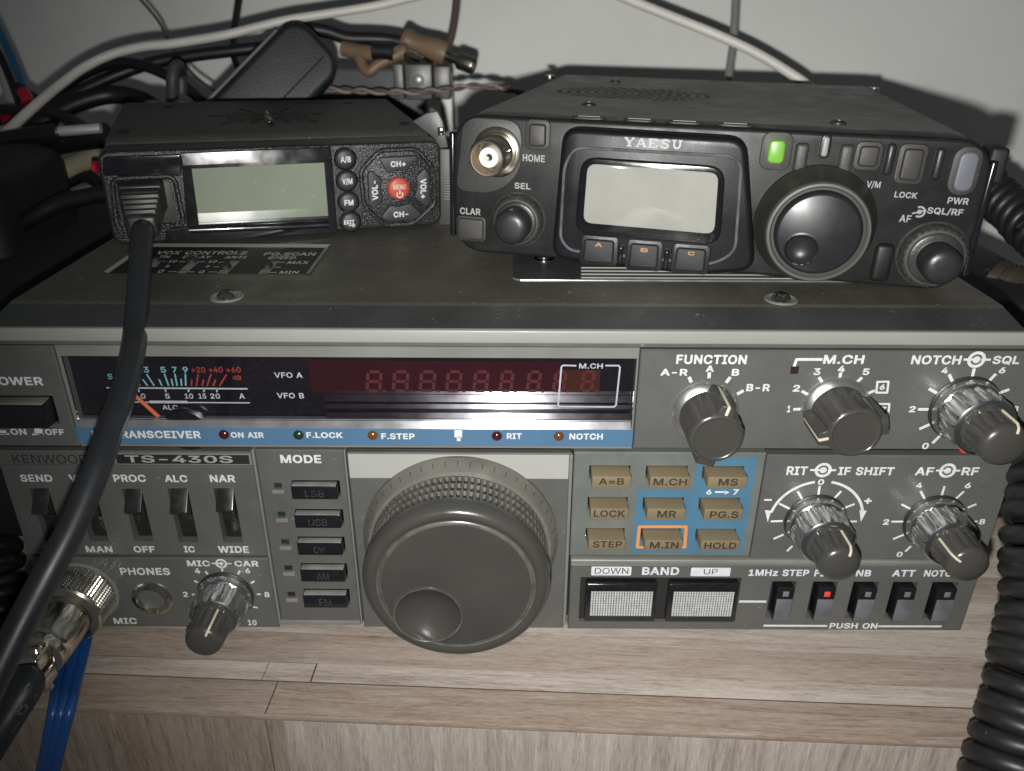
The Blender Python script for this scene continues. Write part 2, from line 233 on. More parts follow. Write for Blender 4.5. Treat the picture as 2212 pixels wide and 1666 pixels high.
# outlines of a plain sans-serif alphabet: advance width and closed loops, thousandths of the type size
GLYPH = {"A":[480,[[16,0,201,509,276,509,463,0,395,0,287,302,280,323,272,346,264,372,255,402,244,438,232,478,245,478,233,437,222,402,213,371,204,345,197,322,191,302,85,0],[110,142,110,199,370,199,370,142]]],"B":[456,[[60,0,60,509,241,509,274,507,304,501,329,491,350,477,367,461,381,442,390,421,396,398,398,374,397,353,393,336,387,320,378,307,368,295,356,286,343,278,329,272,315,267,315,262,331,260,347,254,363,245,378,234,391,220,402,203,411,184,416,161,418,136,416,111,410,88,400,67,386,48,368,31,344,18,317,8,284,2,247,0],[125,57,245,57,281,60,309,67,330,80,344,96,353,115,355,137,354,153,350,169,342,184,333,197,320,209,306,218,289,225,269,229,248,231,125,231],[125,285,238,285,256,287,273,290,288,296,302,304,314,314,323,326,330,340,335,355,336,372,333,393,326,412,313,429,294,442,270,449,240,452,125,452]]],"C":[510,[[267,-7,225,-3,186,7,150,25,119,49,92,79,70,115,53,157,44,203,40,254,44,305,53,352,70,393,92,429,119,459,150,484,186,501,225,512,267,516,293,514,317,511,340,504,362,496,383,485,402,471,419,456,435,438,448,418,459,397,467,373,473,348,408,348,404,365,397,380,389,395,380,407,369,418,357,428,344,437,330,444,315,449,300,453,284,455,267,456,237,453,209,445,184,432,161,414,141,391,125,364,113,332,106,295,103,254,106,213,113,177,125,145,141,117,161,94,184,76,210,63,237,56,267,53,284,54,300,56,315,60,330,65,344,72,357,81,369,90,380,102,389,114,397,128,404,144,408,160,473,160,467,135,459,112,448,91,435,71,420,53,402,38,383,24,363,13,341,5,317,-2,293,-6]]],"D":[502,[[219,0,96,0,96,57,215,57,254,60,288,68,318,81,343,99,363,122,379,149,390,181,397,216,399,255,397,294,390,329,379,361,364,388,344,410,320,428,291,441,258,449,221,452,93,452,93,509,225,509,273,505,315,495,353,478,385,455,412,426,433,391,449,351,458,306,462,255,458,205,449,159,433,119,411,83,384,54,351,31,312,14,268,3],[125,509,125,0,60,0,60,509]]],"E":[419,[[60,0,60,509,372,509,372,452,125,452,125,286,355,286,355,229,125,229,125,57,375,57,375,0]]],"F":[410,[[60,0,60,509,369,509,369,452,125,452,125,278,346,278,346,221,125,221,125,0]]],"G":[520,[[269,-7,225,-3,185,7,149,25,118,49,91,79,69,116,53,157,43,203,40,254,43,305,53,352,69,393,91,429,117,459,149,484,184,501,223,512,265,516,291,514,316,510,340,504,363,494,384,483,403,469,421,453,436,436,449,416,460,395,468,373,474,349,408,349,402,365,395,379,387,393,378,406,368,417,356,427,344,436,330,443,315,448,300,453,283,455,265,456,236,453,209,445,183,432,160,414,141,392,125,364,113,332,106,295,103,254,106,213,113,177,125,145,141,117,161,95,184,76,210,63,238,56,269,53,296,55,322,61,345,71,365,85,382,102,396,123,407,147,413,173,415,202,434,199,283,199,283,256,478,256,478,200,475,160,466,124,451,91,431,62,406,38,377,19,344,5,308,-4]]],"H":[517,[[60,0,60,509,125,509,125,289,392,289,392,509,457,509,457,0,392,0,392,232,125,232,125,0]]],"I":[300,[[31,0,31,57,118,57,118,452,31,452,31,509,269,509,269,452,183,452,183,57,269,57,269,0]]],"K":[467,[[104,145,104,216,116,231,128,246,139,261,151,275,162,289,174,303,187,317,199,331,212,344,364,509,448,509,231,276,228,276],[60,0,60,509,125,509,125,334,124,225,125,193,125,0],[372,0,188,259,228,309,449,0]]],"L":[393,[[60,0,60,509,125,509,125,57,361,57,361,0]]],"M":[628,[[60,0,60,509,152,509,277,187,287,159,299,123,311,84,322,49,307,49,318,83,330,121,342,158,352,187,476,509,568,509,568,0,504,0,504,291,504,327,505,369,506,413,507,457,513,457,508,441,503,425,498,409,482,363,467,322,456,291,342,0,286,0,170,291,159,321,145,361,129,408,112,457,119,457,120,416,121,372,122,328,122,291,122,0]]],"N":[523,[[60,0,60,509,136,509,343,183,349,174,355,163,363,151,371,137,379,122,388,107,396,90,405,73,414,55,405,54,403,72,402,90,401,108,400,126,399,142,399,157,399,195,399,509,463,509,463,0,387,0,202,290,177,331,168,346,159,363,148,381,108,452,119,454,122,384,124,328,125,291,125,0]]],"O":[533,[[267,-7,225,-3,186,7,150,25,119,49,92,79,70,115,53,157,44,203,40,254,44,305,53,352,70,393,92,429,119,459,150,484,186,501,225,512,267,516,309,512,348,501,384,484,415,459,442,429,464,393,480,352,490,305,493,254,490,203,480,157,464,115,442,79,415,49,384,25,348,7,309,-3],[267,53,296,55,324,63,349,76,372,94,392,116,408,144,420,176,428,213,430,254,428,295,420,332,408,365,392,392,372,415,349,433,324,446,296,453,267,456,237,453,210,445,184,433,161,415,142,392,125,364,113,332,106,295,103,254,106,213,113,176,125,144,142,117,161,94,184,76,210,63,237,55]]],"P":[445,[[60,0,60,509,235,509,272,506,305,499,332,487,356,471,375,452,390,430,400,404,407,377,409,348,407,318,400,291,390,265,375,243,356,223,332,207,305,195,272,188,235,186,109,186,109,242,233,242,257,244,279,248,297,256,312,266,324,279,333,294,339,310,343,328,344,348,343,367,339,385,333,402,324,416,312,428,297,439,279,446,257,451,232,452,125,452,125,0]]],"Q":[533,[[245,159,313,159,369,85,384,65,468,-48,401,-48,346,27,331,46],[267,-7,225,-3,186,7,150,25,119,49,92,79,70,115,53,157,44,203,40,254,44,305,53,352,70,393,92,429,119,459,150,484,186,501,225,512,267,516,309,512,348,501,384,484,415,459,442,429,464,393,480,352,490,305,493,254,490,203,480,157,464,115,442,79,415,49,384,25,348,7,309,-3],[267,53,296,55,324,63,349,76,372,94,392,116,408,144,420,176,428,213,430,254,428,295,420,332,408,365,392,392,372,415,349,433,324,446,296,453,267,456,237,453,210,445,184,433,161,415,142,392,125,364,113,332,106,295,103,254,106,213,113,176,125,144,142,117,161,94,184,76,210,63,237,55]]],"R":[449,[[60,0,60,509,236,509,273,506,305,500,333,489,356,473,376,455,390,433,401,408,407,381,409,352,407,323,401,296,390,271,376,250,356,232,333,217,305,206,273,200,236,198,96,198,96,255,234,255,258,256,280,260,298,267,313,276,325,287,334,300,340,316,344,333,345,352,344,371,340,389,334,405,325,419,313,430,298,440,279,446,258,451,233,452,125,452,125,0],[353,0,230,229,303,229,428,0]]],"S":[447,[[224,-9,188,-7,156,-1,128,9,102,23,81,40,64,60,51,83,42,109,38,137,104,137,108,118,114,102,123,88,136,76,150,66,166,59,185,53,204,50,224,49,246,50,267,54,286,60,303,69,317,79,329,92,338,106,344,122,346,139,344,154,340,168,332,179,322,189,310,197,296,205,280,211,263,217,245,222,184,239,145,253,112,269,86,289,67,313,56,341,52,372,54,400,62,425,75,448,92,468,113,484,138,498,165,508,195,514,227,516,259,514,289,508,316,498,340,484,360,468,377,449,390,427,398,403,401,378,337,378,332,402,320,421,302,437,280,449,254,456,225,459,204,457,185,454,167,448,152,440,139,430,129,418,121,405,117,391,115,376,117,359,122,345,131,334,142,324,155,315,169,308,184,302,198,297,212,293,264,279,279,275,295,270,312,264,328,256,344,248,359,238,372,226,384,213,395,198,402,180,407,161,408,139,406,112,399,87,386,64,370,43,349,25,323,11,294,0,261,-7]]],"T":[449,[[32,452,32,509,417,509,417,452,257,452,257,0,193,0,193,452]]],"U":[517,[[259,-8,220,-6,186,2,154,15,126,33,103,55,85,80,71,108,63,140,60,173,60,509,124,509,124,178,126,155,132,133,141,113,153,95,169,80,187,68,208,59,232,53,259,52,285,53,309,59,331,68,349,80,364,95,377,113,385,133,391,155,393,178,393,509,457,509,457,173,454,140,446,108,433,80,414,55,391,33,363,15,332,2,297,-6]]],"V":[480,[[204,0,16,509,84,509,192,206,199,187,207,164,215,137,225,106,236,71,248,31,235,31,247,71,257,107,267,138,276,165,283,187,290,206,395,509,463,509,278,0]]],"W":[686,[[155,0,16,509,82,509,163,196,167,179,172,162,175,145,187,94,190,76,194,58,197,40,189,40,193,58,196,76,200,94,203,111,207,128,211,145,224,196,306,509,380,509,462,196,466,179,470,162,474,145,486,94,490,76,494,58,497,40,488,40,492,58,495,76,499,94,503,111,506,128,510,145,523,196,603,509,670,509,530,0,455,0,368,323,362,345,357,368,351,391,346,417,341,445,336,475,350,475,345,446,340,420,335,395,330,371,324,347,318,323,230,0]]],"X":[474,[[18,0,217,284,217,236,29,509,104,509,178,400,188,386,196,373,204,361,211,350,217,340,223,329,230,318,236,305,243,292,232,292,252,329,258,339,265,350,272,361,298,400,374,509,446,509,259,239,259,287,456,0,382,0,292,129,268,165,262,175,256,185,250,195,244,206,237,218,230,231,244,231,238,219,231,207,225,196,219,186,213,176,206,166,182,129,91,0]]],"Y":[472,[[203,0,203,208,16,509,91,509,192,344,203,327,213,309,222,292,231,274,240,254,250,230,224,230,233,254,242,275,251,293,260,310,270,327,280,344,381,509,455,509,268,208,268,0]]],"0":[453,[[227,-7,191,-3,158,7,130,24,105,48,85,77,69,113,57,155,50,202,48,254,50,306,57,353,69,395,85,431,106,461,130,484,159,502,191,512,227,516,262,512,295,502,323,484,348,461,368,431,384,395,396,353,403,306,405,254,403,202,396,155,384,113,368,77,348,48,323,24,295,7,263,-3],[227,50,250,52,271,60,290,74,306,92,320,116,330,144,338,176,342,213,344,254,342,295,338,332,330,365,320,393,306,416,290,435,271,449,250,457,227,460,203,457,182,449,163,435,147,416,134,393,123,365,115,332,111,295,109,254,111,213,115,176,123,144,134,116,147,92,163,74,182,60,203,52]]],"1":[453,[[76,0,76,55,391,55,391,0],[276,509,276,0,212,0,212,448,209,448,86,358,86,427,198,509]]],"2":[453,[[64,0,64,47,234,229,252,248,268,266,282,282,294,298,303,312,311,327,316,341,319,356,320,371,319,389,315,405,308,419,298,431,287,441,273,449,258,455,241,458,224,460,205,458,188,454,172,447,159,438,148,427,139,413,132,398,128,381,127,362,66,362,68,391,75,418,86,442,102,464,121,482,143,496,168,507,196,513,225,516,254,513,281,507,306,497,328,482,346,465,361,445,372,423,379,398,381,372,380,354,377,336,371,318,363,299,351,280,336,259,317,235,294,209,267,180,153,60,153,57,389,57,389,0]]],"3":[453,[[218,-7,188,-5,159,1,133,10,108,22,88,38,70,57,57,79,48,104,44,132,109,132,112,115,118,100,126,87,137,76,150,66,165,59,182,54,200,51,219,50,239,51,258,55,275,61,291,69,304,80,315,93,323,108,328,125,329,145,328,163,323,180,316,196,306,211,292,223,275,234,254,241,229,246,201,248,157,248,157,299,288,448,288,452,70,452,70,509,372,509,372,461,211,278,211,289,247,290,279,286,308,276,333,262,354,244,371,222,383,198,391,173,393,145,390,116,383,90,370,66,354,45,333,27,309,12,281,2,251,-5]]],"4":[453,[[40,105,40,158,247,509,311,509,109,166,109,163,413,163,413,105],[282,0,282,121,282,146,282,318,343,318,343,0]]],"5":[453,[[221,-7,192,-5,165,1,140,11,118,25,99,41,83,60,71,82,63,105,60,130,122,130,125,115,130,102,138,89,148,78,160,68,173,60,188,54,204,51,221,50,241,51,259,56,276,64,291,75,304,89,314,104,322,122,326,141,328,162,326,183,321,203,314,221,303,237,290,251,275,262,257,270,238,275,218,277,201,276,184,273,167,268,152,262,139,255,128,246,67,253,96,509,366,509,366,452,151,452,134,301,136,301,148,311,162,318,178,325,194,330,212,333,229,334,252,332,274,328,294,321,313,311,330,299,345,285,358,269,370,251,379,231,386,210,390,187,391,163,388,132,381,102,369,76,352,52,332,32,309,15,282,3,253,-4]]],"6":[453,[[226,-7,196,-4,168,3,142,15,119,31,100,51,84,74,73,101,66,130,64,162,65,187,71,212,80,239,93,268,112,302,137,340,252,509,322,509,151,261,145,261,151,270,157,279,165,288,174,295,184,302,196,307,208,311,221,313,235,314,265,312,291,305,316,295,337,280,355,262,370,240,380,215,387,187,389,157,387,127,379,98,368,73,352,50,333,30,310,14,284,3,257,-4],[226,48,245,50,263,55,279,63,293,73,304,86,314,101,322,119,326,137,327,157,326,178,322,196,314,213,304,228,293,241,279,251,263,259,245,264,226,265,207,264,190,259,174,252,160,241,148,229,138,214,131,197,126,179,125,158,126,138,131,119,138,102,148,86,160,73,174,63,190,55,207,50]]],"7":[453,[[97,0,323,448,323,452,62,452,62,509,391,509,391,449,165,0]]],"8":[453,[[226,-7,193,-5,163,1,136,11,111,25,91,42,74,62,62,84,54,109,52,135,53,156,58,176,65,195,75,212,87,228,101,241,117,252,134,260,153,265,153,267,129,276,109,289,93,308,80,330,73,354,70,380,73,405,79,429,90,450,106,469,124,485,146,498,170,508,197,514,226,516,255,514,282,508,306,498,328,485,346,469,361,450,373,429,379,405,382,380,379,354,372,330,359,308,343,289,323,276,300,267,300,265,319,260,335,252,351,241,365,228,377,212,387,195,395,176,399,156,401,135,398,109,391,84,378,62,362,42,341,25,317,11,289,1,259,-5],[226,49,248,50,267,54,285,60,300,69,313,79,323,91,331,106,335,121,337,139,335,157,330,173,322,189,312,202,298,213,283,223,265,230,247,234,226,235,206,234,187,230,169,223,154,213,140,202,130,189,122,173,117,157,115,139,117,121,121,106,129,91,139,79,152,69,167,60,185,54,205,50],[226,290,244,291,260,294,274,300,287,308,298,318,307,330,314,344,318,359,319,376,318,392,314,407,308,420,299,432,288,442,275,449,260,455,244,459,226,460,208,459,192,455,177,449,164,442,153,432,145,420,138,407,134,392,133,376,134,359,138,344,145,330,154,318,165,308,178,300,193,294,209,291]]],"9":[453,[[226,516,256,513,285,506,310,494,333,478,352,458,368,434,380,408,387,378,389,347,387,322,382,296,373,270,359,240,340,207,315,168,200,0,130,0,301,248,307,248,302,238,295,229,287,221,278,214,268,207,257,202,245,198,232,195,218,195,188,197,161,203,137,214,116,229,98,247,83,269,72,294,66,321,64,352,66,382,73,411,85,436,101,459,120,479,143,494,168,506,196,513],[226,460,207,459,190,454,174,446,160,435,148,423,138,407,131,390,127,372,125,352,127,331,131,313,138,295,148,280,160,268,174,257,190,250,207,245,226,243,245,245,263,249,279,257,293,267,305,280,314,295,322,312,326,330,327,350,326,371,322,390,314,407,305,422,293,435,279,446,263,454,245,459]]],".":[188,[[95,-4,83,-3,73,1,63,9,55,18,51,29,50,41,51,53,55,64,63,73,73,81,83,85,95,87,107,85,118,81,128,73,135,64,140,53,141,41,140,29,135,18,128,9,118,1,107,-3]]],"=":[453,[[72,245,72,301,381,301,381,245],[72,97,72,153,381,153,381,97]]],"-":[453,[[337,244,337,188,114,188,114,244]]],"+":[453,[[198,34,198,364,255,364,255,34],[61,172,61,226,391,226,391,172]]],"/":[249,[[235,533,71,-76,14,-76,178,533]]],":":[188,[[95,-4,83,-3,73,1,63,9,55,18,51,29,50,41,51,53,55,64,63,73,73,81,83,85,95,87,107,85,118,81,128,73,135,64,140,53,141,41,140,29,135,18,128,9,118,1,107,-3],[95,271,83,272,73,277,63,284,55,294,51,304,50,316,51,328,55,339,63,349,73,356,83,360,95,362,107,360,118,356,128,349,135,339,140,328,141,316,140,304,135,294,128,284,118,277,107,272]]],"z":[380,[[42,0,42,46,254,320,254,323,48,323,48,379,333,379,333,331,126,60,126,56,339,56,339,0]]],"d":[424,[[195,-8,165,-6,137,3,111,16,89,34,70,57,55,84,43,116,36,151,34,189,36,227,43,261,55,293,70,320,89,342,112,361,137,374,165,382,196,384,218,383,237,379,253,373,267,364,278,355,287,346,295,336,301,327,306,319,311,319,311,509,372,509,372,0,313,0,313,59,307,59,301,50,295,41,287,31,277,21,266,12,252,4,236,-3,217,-7],[205,47,226,49,246,55,263,65,278,78,290,95,299,115,306,138,310,162,312,189,310,216,306,241,300,263,290,282,278,299,263,312,246,322,227,328,205,330,182,328,162,322,145,311,130,298,118,281,108,261,102,239,98,215,96,189,98,163,102,139,109,117,118,97,130,80,145,66,162,55,182,49]]]}


def glyphs(s, bold):
    """lettering as (x, y, lift) points and faces; bold adds a thin stroke round every outline, each stroke lifted a hair"""
    k = (s, bold)
    if k not in _txt:
        x = 0.0; edges = []; vs = []; fs = []
        for ch in s:
            if ch == ' ':
                x += .26; continue
            w, loops = GLYPH[ch]
            LQ = [[Vector((x + lp[2 * i] / 1000, lp[2 * i + 1] / 1000)) for i in range(len(lp) // 2)] for lp in loops]
            pts, con = [], []
            for Q in LQ:
                edges += list(zip(Q, Q[1:] + Q[:1]))
                con.append(list(range(len(pts), len(pts) + len(Q)))); pts += Q
            ce = [(c_[i], c_[(i + 1) % len(c_)]) for c_ in con for i in range(len(c_))]
            cv, _e, tri = delaunay_2d_cdt(pts, ce, [], 0, 1e-6)[:3]
            o_ = len(vs); vs += [(q.x, q.y, 0.0) for q in cv]
            for t in tri:
                m = (cv[t[0]] + cv[t[1]] + cv[t[2]]) / 3
                wn = 0
                for Q in LQ:
                    for a, b in zip(Q, Q[1:] + Q[:1]):
                        if (a.y <= m.y) != (b.y <= m.y):
                            if a.x + (m.y - a.y) / (b.y - a.y) * (b.x - a.x) > m.x:
                                wn += 1 if b.y > a.y else -1
                if wn:
                    fs.append(tuple(i + o_ for i in t))
            x += w / 1000 + max(0, bold) * 1.2
        if bold > .004:
            for i, (a, b) in enumerate(edges):
                if (b - a).length < 1e-5:
                    continue
                t = (b - a).normalized(); nn = Vector((-t.y, t.x)) * bold; e = t * bold * .6
                lift = .006 + .0011 * (i % 31)
                o_ = len(vs)
                vs += [(q.x, q.y, lift) for q in (a - nn - e, b - nn + e, b + nn + e, a + nn - e)]
                fs.append((o_, o_ + 1, o_ + 2, o_ + 3))
        _txt[k] = (vs, fs)
    return _txt[k]


def rrect(x0, x1, z0, z1, r, n=5):
    out = []
    for cx, cz, a0 in ((x1 - r, z1 - r, 0), (x0 + r, z1 - r, 90), (x0 + r, z0 + r, 180), (x1 - r, z0 + r, 270)):
        for i in range(n + 1):
            a = radians(a0 + 90 * i / n); out.append((cx + r * cos(a), cz + r * sin(a)))
    return out


def roundpoly(pts, r, n=4):
    """round the corners of a 2-D polygon"""
    out = []
    k = len(pts)
    for i in range(k):
        p = Vector(pts[i]); a = Vector(pts[i - 1]) - p; b = Vector(pts[(i + 1) % k]) - p
        d = min(r, a.length * .45, b.length * .45)
        s, e = p + a.normalized() * d, p + b.normalized() * d
        for j in range(n + 1):
            t = j / n
            q = s * (1 - t) ** 2 + p * 2 * t * (1 - t) + e * t * t
            out.append((q.x, q.y))
    return out


def smooth(pts, k=8):
    """Catmull-Rom through 3-D points"""
    P = [Vector(p) for p in pts]
    if len(P) < 3:
        return P
    P = [P[0] * 2 - P[1]] + P + [P[-1] * 2 - P[-2]]
    out = []
    for i in range(1, len(P) - 2):
        p0, p1, p2, p3 = P[i - 1:i + 3]
        for j in range(k):
            t = j / k
            out.append(.5 * ((2 * p1) + (p2 - p0) * t + (2 * p0 - 5 * p1 + 4 * p2 - p3) * t * t + (3 * p1 - p0 - 3 * p2 + p3) * t ** 3))
    out.append(P[-2])
    return out


class MB:
    def __init__(s):
        s.v = []; s.f = []; s.m = []

    def add(s, vs, fs, mat=0, M=None):
        o = len(s.v)
        for v in vs:
            v = Vector(v)
            s.v.append(M @ v if M else v)
        for f in fs:
            s.f.append(tuple(i + o for i in f)); s.m.append(mat)
        return s

    def addbm(s, bm, mat=0, M=None):
        bm.verts.ensure_lookup_table(); bm.verts.index_update()
        s.add([v.co.copy() for v in bm.verts], [tuple(v.index for v in f.verts) for f in bm.faces], mat, M)
        bm.free()
        return s

    def box(s, x0, x1, y0, y1, z0, z1, bev=0.0, seg=2, mat=0, M=None, taper=None):
        vs = [(x, y, z) for x in (x0, x1) for y in (y0, y1) for z in (z0, z1)]
        if taper:   # (dx, dz) inset of the front face (y0)
            cx, cz = (x0 + x1) / 2, (z0 + z1) / 2
            vs = [((x - math.copysign(taper[0], x - cx)) if y == y0 else x, y, (z - math.copysign(taper[1], z - cz)) if y == y0 else z) for x, y, z in vs]
        fs = [(0, 1, 3, 2), (4, 6, 7, 5), (0, 4, 5, 1), (2, 3, 7, 6), (0, 2, 6, 4), (1, 5, 7, 3)]
        if bev <= 0:
            return s.add(vs, fs, mat, M)
        bm = bmesh.new(); bv = [bm.verts.new(v) for v in vs]
        for f in fs:
            bm.faces.new([bv[i] for i in f])
        bmesh.ops.bevel(bm, geom=list(bm.edges), offset=bev, segments=seg, profile=.5, affect='EDGES', clamp_overlap=True)
        return s.addbm(bm, mat, M)

    def prism(s, poly, y0, y1, bev=0.0, seg=2, mat=0, M=None, back=True):
        """polygon in x, z extruded from y0 (front) to y1"""
        n = len(poly)
        bm = bmesh.new()
        a = [bm.verts.new((x, y0, z)) for x, z in poly]; b = [bm.verts.new((x, y1, z)) for x, z in poly]
        fr = bm.faces.new(a)
        if back:
            bm.faces.new(list(reversed(b)))
        for i in range(n):
            bm.faces.new((a[i], b[i], b[(i + 1) % n], a[(i + 1) % n]))
        bmesh.ops.recalc_face_normals(bm, faces=list(bm.faces))
        if bev > 0:
            bmesh.ops.bevel(bm, geom=list(fr.edges), offset=bev, segments=seg, profile=.5, affect='EDGES', clamp_overlap=True)
        return s.addbm(bm, mat, M)

    def lathe(s, prof, c=(0, 0), n=48, mat=0, M=None, rf=None, cap=True):
        """profile of (radius, distance in front of y = 0) round an axis along y through (x, z) = c"""
        vs = []; fs = []
        for r, d in prof:
            for i in range(n):
                a = 2 * pi * i / n
                rr = r if rf is None else rf(r, a, d)
                vs.append((c[0] + rr * sin(a), -d, c[1] + rr * cos(a)))
        for k in range(len(prof) - 1):
            for i in range(n):
                j = (i + 1) % n
                fs.append((k * n + i, k * n + j, (k + 1) * n + j, (k + 1) * n + i))
        if cap:
            fs.append(tuple((len(prof) - 1) * n + i for i in range(n)))
        return s.add(vs, fs, mat, M)

    def tube(s, pts, r, n=12, k=8, mat=0, M=None, ends=True, closed=False):
        P = smooth(pts, k) if k else [Vector(p) for p in pts]
        R = r if callable(r) else (lambda t: r)
        T = []
        for i in range(len(P)):
            a = P[(i - 1) % len(P)] if closed else P[max(i - 1, 0)]
            b = P[(i + 1) % len(P)] if closed else P[min(i + 1, len(P) - 1)]
            T.append((b - a).normalized())
        nrm = T[0].orthogonal().normalized()
        vs = []; fs = []
        for i, p in enumerate(P):
            nrm = (nrm - T[i] * nrm.dot(T[i])).normalized()
            bn = T[i].cross(nrm)
            rr = R(i / max(1, len(P) - 1))
            for j in range(n):
                a = 2 * pi * j / n
                vs.append(p + (nrm * cos(a) + bn * sin(a)) * rr)
        for i in range(len(P) - 1 + (1 if closed else 0)):
            i2 = (i + 1) % len(P)
            for j in range(n):
                j2 = (j + 1) % n
                fs.append((i * n + j, i * n + j2, i2 * n + j2, i2 * n + j))
        if ends and not closed:
            fs.append(tuple(range(n))); fs.append(tuple(reversed(range((len(P) - 1) * n, len(P) * n))))
        return s.add(vs, fs, mat, M)

    def plate(s, x0, x1, z0, z1, y, holes=(), depth=3.0, ch=.35, mat=0, hmat=1):
        """panel section with a chamfered outline and rectangular wells (x0, x1, z0, z1, depth)"""
        ix0, ix1, iz0, iz1 = x0 + ch, x1 - ch, z0 + ch, z1 - ch
        xs = sorted({ix0, ix1, *[h[0] for h in holes], *[h[1] for h in holes]})
        zs = sorted({iz0, iz1, *[h[2] for h in holes], *[h[3] for h in holes]})
        for a, b in zip(xs, xs[1:]):
            for c, d in zip(zs, zs[1:]):
                mx, mz = (a + b) / 2, (c + d) / 2
                if any(h[0] < mx < h[1] and h[2] < mz < h[3] for h in holes):
                    continue
                s.add([(a, y, c), (b, y, c), (b, y, d), (a, y, d)], [(0, 1, 2, 3)], mat)
        o = [(x0, z0), (x1, z0), (x1, z1), (x0, z1)]; i_ = [(ix0, iz0), (ix1, iz0), (ix1, iz1), (ix0, iz1)]
        for k in range(4):
            j = (k + 1) % 4
            s.add([(*o[k][:1], y + ch, o[k][1]), (o[j][0], y + ch, o[j][1]), (i_[j][0], y, i_[j][1]), (i_[k][0], y, i_[k][1])], [(0, 1, 2, 3)], mat)
            s.add([(o[k][0], y + ch, o[k][1]), (o[k][0], y + depth, o[k][1]), (o[j][0], y + depth, o[j][1]), (o[j][0], y + ch, o[j][1])], [(0, 1, 2, 3)], mat)
        for h in holes:
            a, b, c, d, dp = h[:5]
            q = [(a, c), (b, c), (b, d), (a, d)]
            for k in range(4):
                j = (k + 1) % 4
                s.add([(q[k][0], y, q[k][1]), (q[j][0], y, q[j][1]), (q[j][0], y + dp, q[j][1]), (q[k][0], y + dp, q[k][1])], [(0, 1, 2, 3)], mat)
            s.add([(a, y + dp, c), (b, y + dp, c), (b, y + dp, d), (a, y + dp, d)], [(0, 1, 2, 3)], hmat)
        return s

    def quad(s, pts, mat=0):
        return s.add(pts, [tuple(range(len(pts)))], mat)

    def text(s, st, x0, x1, z0, z1, y=-.06, mat=0, bold=.012, rot=0, M=None, lean=0.0):
        vs, fs = glyphs(st, bold)
        a0, a1 = min(v[0] for v in vs), max(v[0] for v in vs)
        b0, b1 = min(v[1] for v in vs), max(v[1] for v in vs)
        out = []
        for u, w, lift in vs:
            u = (u - a0) / (a1 - a0); w = (w - b0) / max(1e-6, (b1 - b0))
            if rot == 90:
                u, w = 1 - w, u
            elif rot == -90:
                u, w = w, 1 - u
            out.append((x0 + u * (x1 - x0) + lean * (w - .5) * (z1 - z0), y - lift, z0 + w * (z1 - z0)))
        return s.add(out, fs, mat, M)

    def label(s, fr, reg, st, x0, x1, y0, y1, d=.06, mat=0, bold=.029, rot=0, lean=0.0):
        mx, my = (x0 + x1) / 2, (y0 + y1) / 2
        a = fr.on(reg, x0, my, d)[0]; b = fr.on(reg, x1, my, d)[0]
        t = fr.on(reg, mx, y0, d)[1]; u = fr.on(reg, mx, y1, d)[1]
        return s.text(st, a, b, u, t, -d, mat, bold, rot, lean=lean)

    def stroke(s, fr, reg, pts, w, d=.06, mat=0):
        P = [Vector(fr.on(reg, *p, d)) for p in pts]
        for k, (a, b) in enumerate(zip(P, P[1:])):
            t = (b - a).normalized(); n = Vector((-t.y, t.x)) * w / 2
            e = t * w * (.25 if len(P) > 2 else 0)
            s.quad([(q.x, -d - .006 * k, q.y) for q in (a - n - e, b - n + e, b + n + e, a + n - e)], mat)
        return s

    def facet(s, x0, x1, z0, z1, y0, slope, mat=0, back=3.0):
        """flat strip leaning back: its foot at (y0, z0), its top further in by slope * height"""
        y1 = y0 + (z1 - z0) * slope
        s.add([(x0, y0, z0), (x1, y0, z0), (x1, y1, z1), (x0, y1, z1), (x0, y0 + back, z0), (x1, y0 + back, z0), (x1, y1 + back, z1), (x0, y1 + back, z1)],
              [(0, 1, 2, 3), (0, 4, 5, 1), (3, 2, 6, 7), (0, 3, 7, 4), (1, 5, 6, 2)], mat)
        return s

    def ring(s, c, r0, r1, d=.06, a0=0, a1=360, n=40, mat=0):
        vs = []; fs = []
        for i in range(n + 1):
            a = radians(a0 + (a1 - a0) * i / n)
            vs += [(c[0] + r0 * sin(a), -d, c[1] + r0 * cos(a)), (c[0] + r1 * sin(a), -d, c[1] + r1 * cos(a))]
        for i in range(n):
            fs.append((2 * i, 2 * i + 1, 2 * i + 3, 2 * i + 2))
        return s.add(vs, fs, mat)

    def build(s, name, mats, parent=None, flat=False, angle=32, frame=None):
        me = bpy.data.meshes.new(name)
        me.from_pydata([tuple(v * MM) for v in s.v], [], s.f)
        for m in (mats if isinstance(mats, (list, tuple)) else [mats]):
            me.materials.append(m)
        me.polygons.foreach_set('material_index', s.m)
        bm = bmesh.new(); bm.from_mesh(me)
        bmesh.ops.remove_doubles(bm, verts=list(bm.verts), dist=1e-7)
        bmesh.ops.recalc_face_normals(bm, faces=list(bm.faces))
        bm.to_mesh(me); bm.free()
        if not flat:
            me.shade_smooth(); me.set_sharp_from_angle(angle=radians(angle))
        o = bpy.data.objects.new(name, me); COL.objects.link(o)
        if parent is not None:
            o.parent = parent
        return o


def tag(o, label=None, cat=None, group=None, kind=None):
    for k, v in (('label', label), ('category', cat), ('group', group), ('kind', kind)):
        if v:
            o[k] = v
    return o


def thing(name, label, cat, group=None, frame=None, at=None):
    o = bpy.data.objects.new(name, None); COL.objects.link(o)
    o.empty_display_size = .02
    if frame is not None:
        M = frame.M.copy(); M.translation = M.translation * MM; o.matrix_world = M
    elif at is not None:
        o.location = Vector(at) * MM
    return tag(o, label, cat, group)

# ================================================================ the big transceiver
BIG = thing('desktop_transceiver', 'large grey desktop transceiver with red digit window and big tuning knob on the wooden desk',
            'radio transceiver')
p = PANEL

